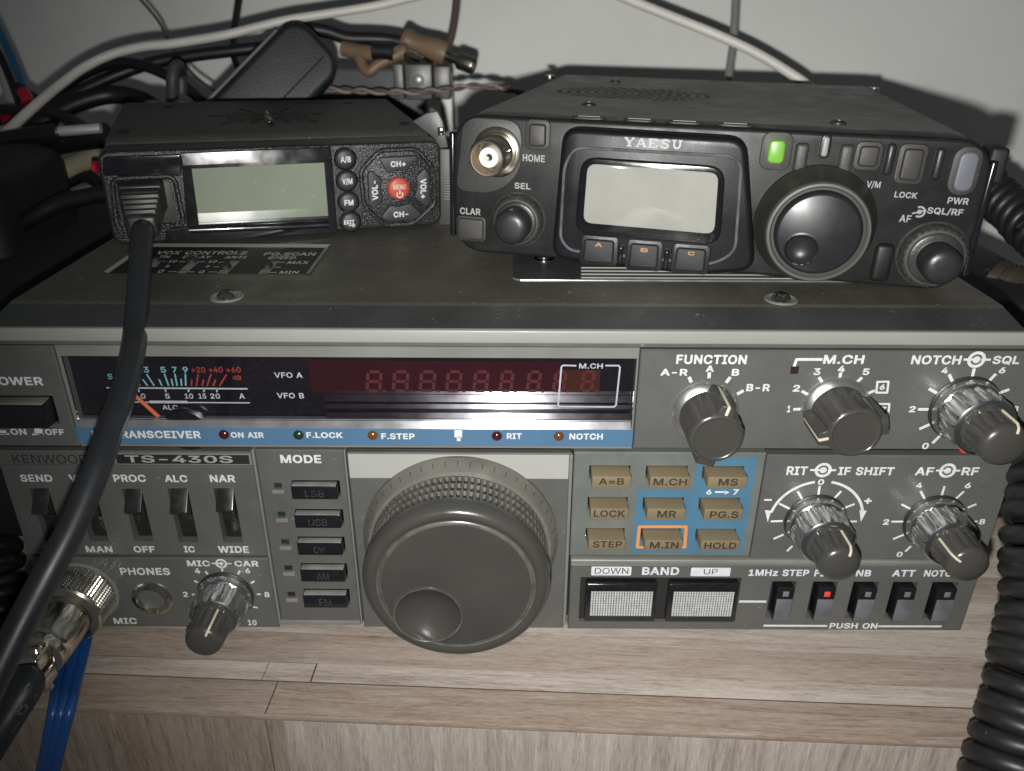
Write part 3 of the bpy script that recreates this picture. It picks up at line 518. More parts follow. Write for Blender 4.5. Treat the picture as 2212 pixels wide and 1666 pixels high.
# ---- cabinet
mb = MB()
sec = lambda y, x1, z1, x2, z2: [(-x1, y, 0), (-x1, y, z1), (-x2, y, z2), (x2, y, z2), (x1, y, z1), (x1, y, 0)]
rings = [sec(6.2, 134.6, 90, 134.2, 92), sec(6.2, 134.6, 90.5, 127, 97.2), sec(12, 134.6, 91, 127, 98.4), sec(272, 134.6, 91, 127, 98.4)]
vs = [v for r in rings for v in r]; fs = []
for k in range(1, 3):
    for i in range(6):
        fs.append((k * 6 + i, k * 6 + (i + 1) % 6, (k + 1) * 6 + (i + 1) % 6, (k + 1) * 6 + i))
fs.append(tuple(range(18, 24)))
mb.add(vs, fs)
cover = mb.build('cover', COVER, BIG, flat=True)
mb = MB()   # front shoulder between the cover and the bright trim
mb.add([(-134.6, 1.2, 91), (-127, .2, 96.1), (127, .2, 96.1), (134.6, 1.2, 91), (-134.6, 11.9, 91.0), (-127, 11.9, 98.36), (127, 11.9, 98.36), (134.6, 11.9, 91.0)],
       [(1, 2, 6, 5), (0, 1, 5, 4), (2, 3, 7, 6)])
mb.build('cover_shoulder', COVERF, BIG, flat=True)
for x in (-110, 110):
    for y in (25, 240):
        MB().lathe([(9, 0), (9, 8), (8, 9.8)], n=24, M=Matrix.Translation((x, y, -.2)) @ Matrix.Rotation(pi / 2, 4, 'X')).build('foot', BLACKM, BIG)

# screws on the cover
for sx, sy in ((490, 643), (1690, 652)):
    q = on_z(sx, sy, 98.4)
    Mx = Matrix.Translation((q.x, 15.2, 98.4)) @ Matrix.Rotation(-pi / 2, 4, 'X')
    w = MB().lathe([(4.3, .02), (4.3, .3), (3.9, .5), (3.2, .25), (2.6, .1)], n=40, M=Mx, mat=0).build('cover_screw', [RIM], BIG)
    sm = MB().lathe([(2.5, .0), (2.5, .6), (2.0, 1.2), (1.0, 1.55), (.1, 1.6)], n=32, M=Mx)
    sm.box(-.3, .3, -1.64, -1.3, -1.1, 1.1, mat=1, M=Mx); sm.box(-1.1, 1.1, -1.635, -1.3, -.3, .3, mat=1, M=Mx)
    sm.build('screw_head', [NICKEL, PANELD], w)

# VOX control plate let into the cover
mb = MB()
x0, x1, y0, y1 = -112.4, -56.8, 34.4, 60.5
q3 = lambda x, y, z=98.46: (x, y, z)
mb.quad([q3(x0, y0), q3(x1, y0), q3(x1, y1), q3(x0, y1)], 0)
mb.quad([q3(x0 - 1.2, y1 + 2.2, 98.9), q3(x1 + 1.2, y1 + 2.2, 98.9), q3(x1, y1, 98.47), q3(x0, y1, 98.47)], 1)  # pale rim strips: light on the recess walls put into colour
mb.quad([q3(x1, y0, 98.47), q3(x1 + 1.2, y0, 98.9), q3(x1 + 1.2, y1 + 2.2, 98.9), q3(x1, y1, 98.47)], 1)
mb.quad([q3(x0, y0, 98.47), q3(x0 - 1.2, y0, 98.9), q3(x0 - 1.2, y1 + 2.2, 98.9), q3(x0, y1, 98.47)], 1)
FLAT = Matrix.Translation((0, 0, 98.46)) @ Matrix.Rotation(-pi / 2, 4, 'X')   # x, z of the lettering plane -> x, y on the cover


def toplab(st, xa, xb, ya, yb, bold=.02, mat=2):
    a, b = on_z(xa, (ya + yb) / 2, 98.5, 'T'), on_z(xb, (ya + yb) / 2, 98.5, 'T')
    t, u = on_z((xa + xb) / 2, ya, 98.5, 'T'), on_z((xa + xb) / 2, yb, 98.5, 'T')
    vs, fs_ = glyphs(st, bold)
    a0, a1 = min(v[0] for v in vs), max(v[0] for v in vs); b0, b1 = min(v[1] for v in vs), max(v[1] for v in vs)
    mb.add([(a.x + (v[0] - a0) / (a1 - a0) * (b.x - a.x), u.y + (v[1] - b0) / (b1 - b0) * (t.y - u.y), 98.53 + v[2]) for v in vs], fs_, mat)


for st, *bx in (('VOX CONTROLS', 490, 1220, 123, 150), ('PG.SCAN', 1355, 1765, 134, 160), ('GAIN', 395, 600, 158, 178), ('DELAY', 705, 930, 160, 181),
                ('ANTI', 1040, 1212, 163, 184), ('SPEED', 1385, 1608, 166, 188), ('10', 590, 652, 195, 215), ('10', 908, 972, 197, 217), ('5', 885, 915, 238, 255),
                ('5', 562, 592, 236, 253), ('MAX', 1542, 1710, 204, 227), ('MIN', 1478, 1628, 283, 305), ('0', 505, 548, 273, 297), ('0', 832, 874, 278, 300)):
    toplab(st, *bx)


def topbar(a, b, w, mat):
    A, B = on_z(*a, 98.5, 'T'), on_z(*b, 98.5, 'T'); t = (B - A).normalized(); n = Vector((-t.y, t.x, 0)) * w / 2
    mb.quad([(*(A - n)[:2], 98.51), (*(B - n)[:2], 98.51), (*(B + n)[:2], 98.51), (*(A + n)[:2], 98.51)], mat)


for a, b, w, m in (((690, 300), (800, 203), 2.8, 3), ((1010, 305), (1125, 200), 2.8, 3), ((1340, 305), (1440, 203), 2.8, 3), ((455, 250), (500, 203), 2.2, 3)):
    topbar(a, b, w, m)
for a, b in (((520, 205), (565, 205)), ((670, 207), (745, 207)), ((830, 208), (880, 208)), ((985, 212), (1050, 212)), ((1450, 213), (1520, 213)), ((1440, 252), (1485, 252)),
             ((1395, 294), (1455, 294)), ((585, 287), (650, 287)), ((740, 289), (795, 289)), ((905, 290), (975, 290)), ((945, 248), (1005, 248))):
    topbar(a, b, .45, 2)
plate = mb.build('control_plate', [BLACKM, TRIM, pbr('plate_ink', (.46, .46, .44), .5, var=.35, vscale=700), pbr('slot_grey', (.20, .195, .17), .6, var=.4, vscale=500)], BIG, flat=True)
for a in ((480, 203), (772, 212), (1045, 262), (1378, 252)):
    q = on_z(*a, 98.5, 'T')
    MB().lathe([(1.6, 0), (1.6, .9), (1.2, 1.3)], n=20, M=Matrix.Translation((q.x, q.y, 98.5)) @ Matrix.Rotation(-pi / 2, 4, 'X')).build('slider', BLACKM, plate)

# louvred area in front of the portable set
a, b = on_z(1108, 606, 98.4), on_z(1712, 609, 98.4)
mb = MB()
mb.quad([(a.x, a.y, 98.44), (b.x + 40, a.y, 98.44), (b.x + 40, a.y + 95, 98.44), (a.x, a.y + 95, 98.44)], 0)
mb.tube([(a.x + .1, a.y + 2.2, 98.44), (a.x + .4, a.y + 1.0, 98.47), (a.x + 1.1, a.y + .3, 98.49), (a.x + 2.2, a.y, 98.5), (b.x + 36, a.y, 98.5)], .36, n=8, k=0, mat=1)  # edge highlight drawn as a bright tube along the recess front
for k, py in enumerate((601, 593.5, 586.5, 579.5)):
    l = on_z(1255, py, 98.4)
    mb.box(l.x, l.x + 62, l.y - .3, l.y + .3, 98.42, 98.75, .12, mat=2)
q = on_z(1175, 560, 98.4)
mb.build('louvre_panel', [COVERF, SILV, TRIM], BIG, flat=True)
w = MB().lathe([(3.0, .02), (3.0, .3), (2.5, .5)], n=32, M=Matrix.Translation((q.x, q.y, 98.45)) @ Matrix.Rotation(-pi / 2, 4, 'X')).lathe([(2.0, .3), (1.9, 1.0), (1.0, 1.5), (.1, 1.55)], n=28, M=Matrix.Translation((q.x, q.y, 98.45)) @ Matrix.Rotation(-pi / 2, 4, 'X')).build('louvre_screw', NICKEL, BIG)

# ---- front frame
MB().box(-135, 135, 6.4, 7.4, 0, 92, .3).build('front_chassis', PANELD, BIG)
MB().box(-135, 135, -.9, 3, 92.5, 96.0, .45, 3).box(-135, 135, .6, 3, 91.2, 92.5, 0, mat=1).build('top_trim', [TRIM, PANELM], BIG)

# ---- power section
mb = MB().plate(-135, -112.3, 62.2, 91.0, 0, [(-132, -115.6, 69.2, 77.2, 4)])
mb.label(p, 'A', 'POWER', -72, 277, 777, 832, mat=2)
mb.label(p, 'A', 'ON', 67, 170, 1113, 1153, mat=2); mb.label(p, 'A', 'OFF', 292, 415, 1115, 1155, mat=2)
mb.stroke(p, 'A', [(-30, 1148), (60, 1148)], .45, mat=2); mb.stroke(p, 'A', [(-12, 1136), (42, 1136)], 1.2, mat=2)
mb.stroke(p, 'A', [(208, 1150), (285, 1150)], .45, mat=2); mb.stroke(p, 'A', [(248, 1112), (252, 1152)], 2.1, mat=2)
power = mb.build('power_section', [PANELM, SLOTM, INK], BIG, flat=True)
MB().box(-131.6, -116, -4.5, 4, 69.5, 76.9, .35, 2, taper=(.2, .5)).box(-131.2, -116.5, -3.9, -.2, 76.5, 76.98, .05, mat=1).build('power_button', [BLACKG, pbr('lit_dusty_top', (.17, .16, .135), .45, var=.2)], BIG)  # pale top slab: dust, plus the light on the top put into colour

# ---- display
wx0, wx1, wz0, wz1 = -111.0, 32.5, 68.4, 88.2
mb = MB().plate(-112.1, 33.1, 62.0, 91.0, .25, [(wx0, wx1, wz0, wz1, 6)], ch=.3, depth=2.2)
mb.build('display_surround', [RIM, WINB], BIG, flat=True)
DY = -3.0   # printed plate lies 3 mm behind the panel face
mb = MB().box(wx0 + .1, wx1 - .1, 3.0, 3.6, wz0 + .1, wz1 - .1)
za, zb = p.on('B', 500, 880, DY)[1], p.on('B', 500, 672, DY)[1]
xa, xb = p.on('A', 2010, 800, DY)[0], p.on('B', 1425, 800, DY)[0]
mb.quad([(xa, 2.9, za), (xb, 2.9, za), (xb, 2.9, zb), (xa, 2.9, zb)], 1)
q0, q1 = p.on('B', 1428, 875, DY), p.on('B', 1680, 730, DY)
mb.quad([(q0[0], 2.84, q0[1]), (q1[0], 2.84, q0[1]), (q1[0], 2.84, q1[1]), (q0[0], 2.84, q1[1])], 2)
mb.build('display_plate', [WINB, WINR, WINO], BIG, flat=True)
SEG = {'a': ((.14, 1), (.86, 1)), 'b': ((1, .93), (1, .55)), 'c': ((1, .45), (1, .07)), 'd': ((.14, 0), (.86, 0)), 'e': ((0, .45), (0, .07)), 'f': ((0, .93), (0, .55)), 'g': ((.14, .5), (.86, .5))}
for i, (x0, x1) in enumerate(((160, 255), (330, 430), (503, 605), (675, 775), (850, 950), (1022, 1112), (1195, 1290), (1365, 1455), (1545, 1640))):
    a = p.on('B', x0 + 8, 866, DY); b = p.on('B', x1 - 14, 742, DY)
    mb = MB(); w, h = b[0] - a[0], b[1] - a[1]
    for (u0, v0), (u1, v1) in SEG.values():
        A = Vector((a[0] + u0 * w + v0 * h * .12, a[1] + v0 * h)); B = Vector((a[0] + u1 * w + v1 * h * .12, a[1] + v1 * h))
        t = (B - A).normalized(); n = Vector((-t.y, t.x)) * .42
        mb.quad([(q.x, 2.78, q.y) for q in (A - n, B - n, B + n, A + n)])
    mb.lathe([(.45, -2.78)], c=(b[0] + 1.2, a[1] - .1), n=10)
    mb.build('digit', SEGM, BIG, flat=True)
zf = lambda y, d: p.on('B', 1000, y, d)[1]
mb = MB()
for ya, yb, d in ((890, 872, 2.6), (941, 904, 1.9), (985, 962, 1.5), (1050, 1020, 1.15)):
    mb.facet(-47, wx1 - .4, zf(ya, -d), zf(yb, -d), d, .49, back=1.2)
mb.build('window_ledge', ROD, BIG, flat=True)
# meter scale
mb = MB()
D = -2.85
L_ = lambda st, x0, x1, y0, y1, m: mb.label(p, 'A', st, x0, x1, y0, y1, D, m, .02)
for st, x0, x1, m in (('S', 697, 730, 1), ('1', 840, 858, 1), ('3', 930, 965, 1), ('5', 1040, 1075, 1), ('7', 1115, 1146, 1), ('9', 1183, 1218, 1), ('+20', 1240, 1330, 2), ('+40', 1352, 1444, 2), ('+60', 1466, 1560, 2)):
    if st == 'S':
        L_(st, x0, x1, 757, 793, m)
    else:
        L_(st, x0, x1, 712, 750, m)
L_('dB', 1508, 1564, 768, 797, 2)
for a, b in (((950, 760), (1000, 836)), ((925, 793), (957, 836)), ((1065, 757), (1093, 836)), ((1030, 793), (1050, 836)), ((1133, 757), (1148, 836)), ((1110, 790), (1121, 836)), ((1201, 757), (1204, 836)), ((1173, 790), (1177, 836)), ((880, 757), (905, 836))):
    mb.stroke(p, 'A', [a, b], .42, D, 1)
for a, b in (((1243, 795), (1240, 836)), ((1285, 760), (1272, 836)), ((1320, 795), (1310, 836)), ((1368, 760), (1342, 836)), ((1398, 795), (1380, 836)), ((1468, 762), (1422, 836))):
    mb.stroke(p, 'A', [a, b], .42, D, 2)
mb.quad([(x, -D, z) for x, z in (p.on('A', 885, 800, D), p.on('A', 862, 836, D), p.on('A', 907, 836, D))], 1)
mb.stroke(p, 'A', [(690, 848), (1605, 855)], .42, D, 0)
mb.stroke(p, 'A', [(700, 940), (1620, 946)], .34, D, 0); mb.stroke(p, 'A', [(970, 940), (1215, 941)], .75, D - .03, 0)
for st, x0, x1 in (('0', 913, 943), ('5', 1070, 1100), ('10', 1197, 1252), ('15', 1287, 1336), ('20', 1363, 1426), ('A', 1550, 1586)):
    L_(st, x0, x1, 885, 919, 0)
for x in (896, 1070, 1226, 1326, 1410):
    mb.stroke(p, 'A', [(x, 855), (x + (6 if x < 1100 else -6), 876)], .4, D, 0)
L_('ALC', 1052, 1152, 960, 990, 0)
L_('VFO A', 1777, 1960, 748, 784, 0); L_('VFO B', 1795, 1970, 881, 917, 0)
mb.label(p, 'B', 'M.CH', 1541, 1695, 690, 724, -.92, 0, .02)
mb.stroke(p, 'B', [(1520, 705), (1436, 703), (1426, 714), (1405, 958), (1414, 970), (1768, 972), (1780, 960), (1806, 716), (1797, 704), (1714, 704)], .42, -.92, 0)
mb.build('meter_scale', [INK, CYAN, RED], BIG, flat=True)
a, b = p.on('A', 800, 832, -2.2), p.on('A', 1058, 1062, -2.2)
MB().tube([(a[0], 2.2, a[1]), (b[0], 2.2, b[1])], .52, n=8, k=0).build('meter_needle', NEEDLE, BIG)
c = p.on('A', 1205, 1085, -1.2)
MB().lathe([(6.3, -1.9), (6.3, -1.2), (5.6, -.6)], c=(c[0], c[1] - 1.6), n=48, mat=1, cap=False).lathe([(5.6, -.6), (4.6, -.5)], c=(c[0], c[1] - 1.6), n=48).build('meter_hub', [BLACKG, pbr('dark_metal', (.16, .16, .16), .25, metal=1)], BIG)
# window pane with its thick bright lower lip
MB().box(wx0 + .15, wx1 - .15, .2, .8, p.on('B', 400, 1066)[1], wz1 - .15).build('display_window', GLASS, BIG, flat=True)
z0, z1 = p.on('B', 400, 1108)[1], p.on('B', 400, 1064)[1]
MB().facet(wx0 + .3, wx1 - .3, z0 - .05, z1 + .05, -.35, .49, back=1.6).build('window_lip', SILV, BIG, flat=True)
mb = MB().box(-112.0, 33.0, -.15, 2, 63.0, 68.25, .12)
for st, r, x0, x1, y0, y1 in (('HF TRANSCEIVER', 'A', 597, 1300, 1126, 1175), ('ON AIR', 'A', 1496, 1709, 1136, 1173), ('F.LOCK', 'A', 1985, 2220, 1136, 1174),
                              ('F.STEP', 'B', 259, 475, 1143, 1182), ('RIT', 'B', 1072, 1170, 1142, 1180), ('NOTCH', 'B', 1478, 1695, 1144, 1184)):
    mb.label(p, r, st, x0, x1, y0, y1, .2, 1, .03)
mb.stroke(p, 'B', [(758, 1122), (758, 1170)], 2.0, .2, 1); mb.stroke(p, 'B', [(760, 1168), (761, 1194)], 1.0, .2, 1)
mb.build('blue_band', [BLUE, INK], BIG, flat=True)
for r, x, y, m in (('A', 1452, 1150, LEDR), ('A', 1935, 1153, LEDG), ('B', 203, 1155, LEDO), ('B', 1008, 1160, LEDR), ('B', 1410, 1161, LEDO)):
    c = p.on(r, x, y, .2)
    MB().lathe([(1.35, .1), (1.35, .45), (1.05, .5), (1.0, .7), (.6, 1.0), (.05, 1.1)], c=c, n=24).build('indicator_lamp', m, BIG)

# ---- lever switch section
slots = [(-128.9, -123.6, 31.6, 49.1, 4.5), (-116.4, -111.1, 31.6, 49.1, 4.5), (-103.9, -98.5, 31.6, 49.1, 4.5), (-91.5, -86.0, 31.4, 49.3, 4.5), (-79.1, -73.6, 31.4, 49.4, 4.5)]
mb = MB().plate(-135, -67.4, 26.7, 56.3, 0, slots)
for st, r, x0, x1, y0, y1 in (('SEND', 'K', 245, 630, 427, 515), ('VOX', 'K', 830, 1130, 427, 515), ('PROC', 'K', 1368, 1757, 427, 517), ('ALC', 'A', 1066, 1214, 1413, 1460), ('NAR', 'A', 1360, 1523, 1413, 1460),
                              ('REC', 'K', 540, 830, 1288, 1363), ('MAN', 'K', 1035, 1356, 1290, 1366), ('OFF', 'K', 1612, 1868, 1290, 1368), ('IC', 'A3', 1192, 1262, 208, 250), ('WIDE', 'A3', 1413, 1612, 208, 252)):
    mb.label(p, r, st, x0, x1, y0, y1, .06, 2)
mb.build('switch_section', [PANELM, SLOTM, INK], BIG, flat=True)
mb = MB().plate(-135, -67.0, 56.5, 61.0, -.25, ch=.3, depth=2.3)
mb.label(p, 'K', 'KENWOOD', 152, 1062, 188, 295, .28, 1, 0)
mb.box(-103.6, -67.4, -.55, 0, 57.0, 60.6, .12, mat=3).box(-103.0, -67.9, -.62, -.3, 57.4, 60.2, .05, mat=1)
mb.label(p, 'A', 'TS-430S', 812, 1508, 1287, 1334, .66, 2, .02)
mb.build('name_strip', [PANELM, BLACKM, INKG, RIM], BIG, flat=True)
for i, h in enumerate(slots):
    up = (2.9, 2.9, 2.6, 2.8, 2.3)[i]
    cx = (h[0] + h[1]) / 2; w = (h[1] - h[0]) / 2 - .45
    zt, zb = h[3] - .4, h[2] + .4; zr = zt - (5.6, 6, 5.4, 5.6, 5.2)[i]; zm = zr - 3.6
    prof = [(zt, 4.0), (zt - .3, 1.2), (zr, -up), (zr - .5, -up - .1), (zm, 1.4), (zb, 2.0), (zb, 4.2)]
    mb = MB(); vs = []; fs = []
    for s_ in (-1, 1):
        vs += [(cx + s_ * w, y, z) for z, y in prof]
    k = len(prof)
    for j in range(k):
        fs.append((j, (j + 1) % k, k + (j + 1) % k, k + j))
    fs.append(tuple(range(k))); fs.append(tuple(range(k, 2 * k)))
    bm = bmesh.new(); bv = [bm.verts.new(v) for v in vs]
    for f in fs:
        bm.faces.new([bv[t] for t in f])
    bmesh.ops.recalc_face_normals(bm, faces=list(bm.faces))
    bmesh.ops.bevel(bm, geom=list(bm.edges), offset=.18, segments=2, profile=.5, affect='EDGES', clamp_overlap=True)
    mb.addbm(bm).build('lever_switch', pbr('lever_plastic', (.013, .013, .0125), .30, var=.3, dust=.22, dcol=(.16, .15, .12), dscale=420, rvar=.08, spec=.9), BIG)

# ---- microphone and phones section
mb = MB().plate(-135, -67.4, .2, 25.8, 0)
for st, x0, x1, y0, y1 in (('PHONES', 779, 1101, 349, 396), ('MIC', 736, 887, 673, 713), ('MIC', 1212, 1360, 301, 340), ('CAR', 1519, 1675, 303, 341), ('4', 1261, 1297, 351, 386), ('6', 1589, 1621, 351, 385),
                           ('2', 1186, 1218, 504, 538), ('8', 1713, 1747, 505, 540), ('10', 1606, 1663, 686, 722)):
    mb.label(p, 'A3', st, x0, x1, y0, y1, .06, 1)
for a, b in (((1330, 372), (1347, 392)), ((1440, 347), (1440, 372)), ((1554, 368), (1542, 392)), ((1258, 434), (1282, 444)), ((1650, 435), (1625, 450)), ((1243, 522), (1262, 522)), ((1665, 521), (1690, 521)), ((1640, 602), (1670, 609))):
    mb.stroke(p, 'A3', [a, b], .55, .06, 1)
for r, ax, bx, cx_, y in (('A3', 1370, 1500, 1434, 321),):
    c = p.on(r, cx_, y); mb.ring(c, 1.05, 1.65, .06, mat=1); mb.ring(c, 0, .62, .07, n=18, mat=1)
    mb.stroke(p, r, [(ax, y), (cx_ - 8, y)], .4, .08, 1); mb.stroke(p, r, [(cx_ + 24, y + 1), (bx, y + 1)], .4, .08, 1)
mb.build('microphone_section', [PANELM, INK], BIG, flat=True)
c = p.on('A3', 988, 546)
MB().lathe([(5.9, -.1), (5.9, .35), (5.3, .6), (4.9, 1.4), (4.2, 1.5), (4.0, .9), (3.7, .0), (3.6, -2.0)], c=c, n=48).lathe([(3.7, -1.4)], c=c, n=32, mat=1).build('phones_jack', [NICKEL, SLOTM], BIG)

# ---- mode section
mb = MB()
holes = [];  mrow = []
for (x0, x1, y0, y1) in ((380, 785, 362, 503), (408, 815, 617, 755), (432, 828, 860, 993), (459, 850, 1096, 1227), (483, 870, 1322, 1455)):
    a, b = p.on('E', x0, y1), p.on('E', x1, y0); h = (a[0], b[0], a[1], b[1], 3); holes.append(h); mrow.append(h)
leds = []
for (x0, x1, y0, y1) in ((210, 272, 385, 436), (243, 305, 638, 690), (275, 337, 884, 934), (303, 367, 1115, 1165), (330, 392, 1348, 1398)):
    a, b = p.on('E', x0, y1), p.on('E', x1, y0); h = (a[0], b[0], a[1], b[1], 1.4); holes.append(h); leds.append(h)
mb.plate(-66.3, -43.0, 3.4, 61.6, -.2, holes, ch=.3, depth=2.4)
mb.label(p, 'E', 'MODE', 260, 622, 139, 213, .26, 2)
for h in leds:
    mb.box(h[0] - .6, h[1] + .6, -.9, 0, h[2] - 1.3, h[2] - .1, .2, mat=3)
mb.box(-67.0, -43.0, -.5, 2, 1.8, 3.3, .4, mat=3).box(-67.1, -66.4, -.5, 2, 2, 61.7, .25, mat=3).box(-42.9, -42.4, -.4, 2, 2, 61.7, .2, mat=3)
mb.build('mode_section', [PANELM, SLOTM, INK, RIM], BIG, flat=True)
for i, h in enumerate(leds):
    MB().box(h[0] + .15, h[1] - .15, .25, 1.2, h[2] + .15, h[3] - .15, .2).build('mode_lamp', LEDG if i < 3 else BROWNB, BIG)
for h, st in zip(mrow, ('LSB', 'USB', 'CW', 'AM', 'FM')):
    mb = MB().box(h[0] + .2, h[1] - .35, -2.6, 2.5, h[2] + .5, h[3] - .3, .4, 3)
    mb.box(h[0] + .5, h[1] - .65, -2.45, -.3, h[3] - .9, h[3] - .27, .1, mat=2)  # grey strip: highlight on the dusty top face, put into colour
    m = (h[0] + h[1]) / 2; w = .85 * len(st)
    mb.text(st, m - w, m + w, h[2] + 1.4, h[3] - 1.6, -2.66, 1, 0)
    mb.build('mode_button', [BLACKG, pbr('moulded_letter', (.045, .045, .045), .25, var=.6, vscale=900), pbr('lit_top_grey', (.20, .20, .19), .4, var=.25, vscale=200)], BIG)

# ---- tuning knob section
MB().plate(-42.2, 17.0, .2, 60.6, .3, depth=2.2).box(-41.9, 16.6, -.1, .5, 52.9, 60.3, .1, mat=1).box(16.7, 17.6, -.6, 1.5, 2.2, 60.6, .3, mat=2).build('tuning_section', [PANELM, STRIPG, RIM], BIG, flat=True)
KC = (-12.7, 33.0)
knob = MB().lathe([(27.0, -.2), (27.0, 1.0), (26.6, 1.6), (25.2, 4.6), (24.9, 4.9), (24.0, 5.1), (24.0, 4.0)], c=KC, n=96, cap=False)
for k in range(50):   # fine dial marks engraved in the skirt
    a = 2 * pi * k / 50
    pts = [(KC[0] + r * sin(a + da), -d, KC[1] + r * cos(a + da)) for r, d, da in ((26.5, 1.95, -.004), (25.75, 3.45, -.004), (25.75, 3.45, .004), (26.5, 1.95, .004))]
    knob.quad(pts, 1)
knob = knob.build('tuning_knob', [KNOBS, INKD], BIG, angle=25)
grip = MB(); n = 90 * 8
rows = 3
vs = []; fs = []
ds = [5.0]
for r_ in range(rows):
    b0 = 5.6 + r_ * 3.3
    ds += [b0, b0 + .35, b0 + 2.55, b0 + 2.9]
ds += [15.6]
for kk, d in enumerate(ds):
    deep = kk not in (0, len(ds) - 1) and (kk - 1) % 4 in (1, 2)
    for i in range(n):
        a = 2 * pi * i / n
        ph = (i % 8)
        r = 24.0 - (1.0 if (deep and 2 <= ph <= 5) else 0)
        vs.append((KC[0] + r * sin(a), -d, KC[1] + r * cos(a)))
for k in range(len(ds) - 1):
    for i in range(n):
        fs.append((k * n + i, k * n + (i + 1) % n, (k + 1) * n + (i + 1) % n, (k + 1) * n + i))
grip.add(vs, fs)
grip.m = [1 if (2 <= (q % n) % 8 <= 4 and ((q // n) - 1) % 4 in (1,) and 0 < q // n < len(ds) - 2) else 0 for q in range(len(fs))]  # recess floors get a darker material, shade painted into the pits
grip.build('knob_grip', [KNOBD, KNOBDK], knob, flat=True)
# cap with a rounded rim, a shallow step and a finger dimple cut into it
DC = (KC[0] - 7.6, KC[1] - 9.6); DR = 8.6
cap = MB(); rr = []; nn = 240
prof = [(23.6, 15.2), (24.1, 15.6), (24.4, 16.4), (24.4, 17.6), (24.0, 18.9), (23.2, 19.9), (22.2, 20.4), (21.2, 20.3), (20.5, 19.9), (20.1, 19.7), (19.7, 20.0), (19.2, 20.1)]
inner = [19.2 - 19.2 * (k + 1) / 46 for k in range(46)]
vs = []; fs = []
allp = prof + [(r, 20.1) for r in inner]


def dimple(x, z, d):
    q = sqrt((x - DC[0]) ** 2 + (z - DC[1]) ** 2)
    if q < DR:
        return d - 4.0 * (1 - (q / DR) ** 2)
    if q < DR + .9:
        return d + .30 * sin(pi * (q - DR) / .9)
    return d


for r, d in allp:
    for i in range(nn):
        a = 2 * pi * i / nn; x, z = KC[0] + r * sin(a), KC[1] + r * cos(a)
        vs.append((x, -(dimple(x, z, d) if r < 22.6 else d), z))
for k in range(len(allp) - 1):
    for i in range(nn):
        fs.append((k * nn + i, k * nn + (i + 1) % nn, (k + 1) * nn + (i + 1) % nn, (k + 1) * nn + i))
cap.add(vs, fs)


def edge_glint(k, i):
    a = 2 * pi * (i + .5) / nn; r = allp[k][0]; x, z = KC[0] + r * sin(a), KC[1] + r * cos(a)
    q = sqrt((x - DC[0]) ** 2 + (z - DC[1]) ** 2)
    return 1 if (8 <= k <= 10 and q > DR + 1) else 0


cap.m = [edge_glint(q // nn, q % nn) for q in range(len(fs))]  # lighter step ring: the bright edge highlight painted into the cap
cap.tube([(DC[0] + (DR + .35) * sin(t), -20.12, DC[1] + (DR + .35) * cos(t)) for t in [2 * pi * q / 72 for q in range(72)]], .30, n=8, k=0, closed=True, mat=1)  # lighter ring paints in the bright edge of the dimple
cap.build('knob_cap', [KNOBB, pbr('knob_edge_glint', (.095, .09, .08), .3, var=.35, vscale=220, rvar=.1)], knob, angle=50)

# ---- keypad
names = [['A=B', 'M.CH', 'MS'], ['LOCK', 'MR', 'PG.S'], ['STEP', 'M.IN', 'HOLD']]
hol = [[(285, 735, 205, 440), (905, 1380, 205, 415), (1530, 2030, 210, 410)], [(262, 708, 552, 745), (865, 1345, 558, 765), (1485, 1972, 560, 770)], [(250, 672, 893, 1085), (835, 1310, 900, 1090), (1440, 1930, 905, 1095)]]
tb = [[(375, 655, 348, 420), (978, 1348, 350, 428), (1695, 1910, 352, 430)], [(320, 665, 700, 775), (1020, 1228, 705, 782), (1600, 1915, 712, 788)], [(310, 632, 1040, 1112), (940, 1255, 1050, 1122), (1538, 1892, 1055, 1128)]]
holes = []
xg = [(22.3, 33.2), (36.9, 48.0), (51.6, 62.9)]
zg = [(p.on('F', 1100, b_, 5.2)[1] - .25, p.on('F', 1100, t_)[1]) for t_, b_ in ((209, 460), (557, 810), (900, 1148))]
fpx = [[(305, 735), (945, 1380), (1582, 2015)], [(287, 705), (910, 1335), (1540, 1965)], [(265, 670), (885, 1300), (1503, 1925)]]
for r_ in range(3):
    for c_ in range(3):
        u0, u1 = (p.on('F', v_, tb[r_][c_][2], 5.2)[0] for v_ in fpx[r_][c_])
        holes.append((u0 - .4, u1 + .4, *zg[r_], 3))
mb = MB().plate(17.9, 68.6, 27.4, 61.2, 0, holes, ch=.3)
G_ = .3
cells = []
def bluebox(x0, x1, z0, z1):
    xs = sorted({x0, x1, *[v for h in holes for v in (h[0] - 0, h[1] + 0) if x0 < v < x1]}); zs = sorted({z0, z1, *[v for h in holes for v in (h[2], h[3]) if z0 < v < z1]})
    for a, b in zip(xs, xs[1:]):
        for c, d in zip(zs, zs[1:]):
            mx, mz = (a + b) / 2, (c + d) / 2
            if any(h[0] < mx < h[1] and h[2] < mz < h[3] for h in holes):
                continue
            mb.quad([(a, -.06, c), (b, -.06, c), (b, -.06, d), (a, -.06, d)], 2)
bluebox(50.4, 66.3, 28.6, 59.8); bluebox(35.3, 50.4, 28.6, 49.6)
mb.stroke(p, 'F', [(880, 1108), (800, 1108), (822, 882), (1338, 882), (1322, 1108), (1290, 1108)], .85, .12, 3)
mb.label(p, 'F', '6', 1560, 1618, 472, 528, .14, 4); mb.label(p, 'F', '7', 1855, 1915, 470, 530, .14, 4)
mb.stroke(p, 'F', [(1655, 500), (1770, 500)], .55, .14, 4)
mb.quad([(x, -.14, z) for x, z in (p.on('F', 1760, 478), p.on('F', 1760, 524), p.on('F', 1815, 501))], 4)
mb.build('keypad', [KEYP, SLOTM, BLUEK, ORANGE, INK], BIG, flat=True)
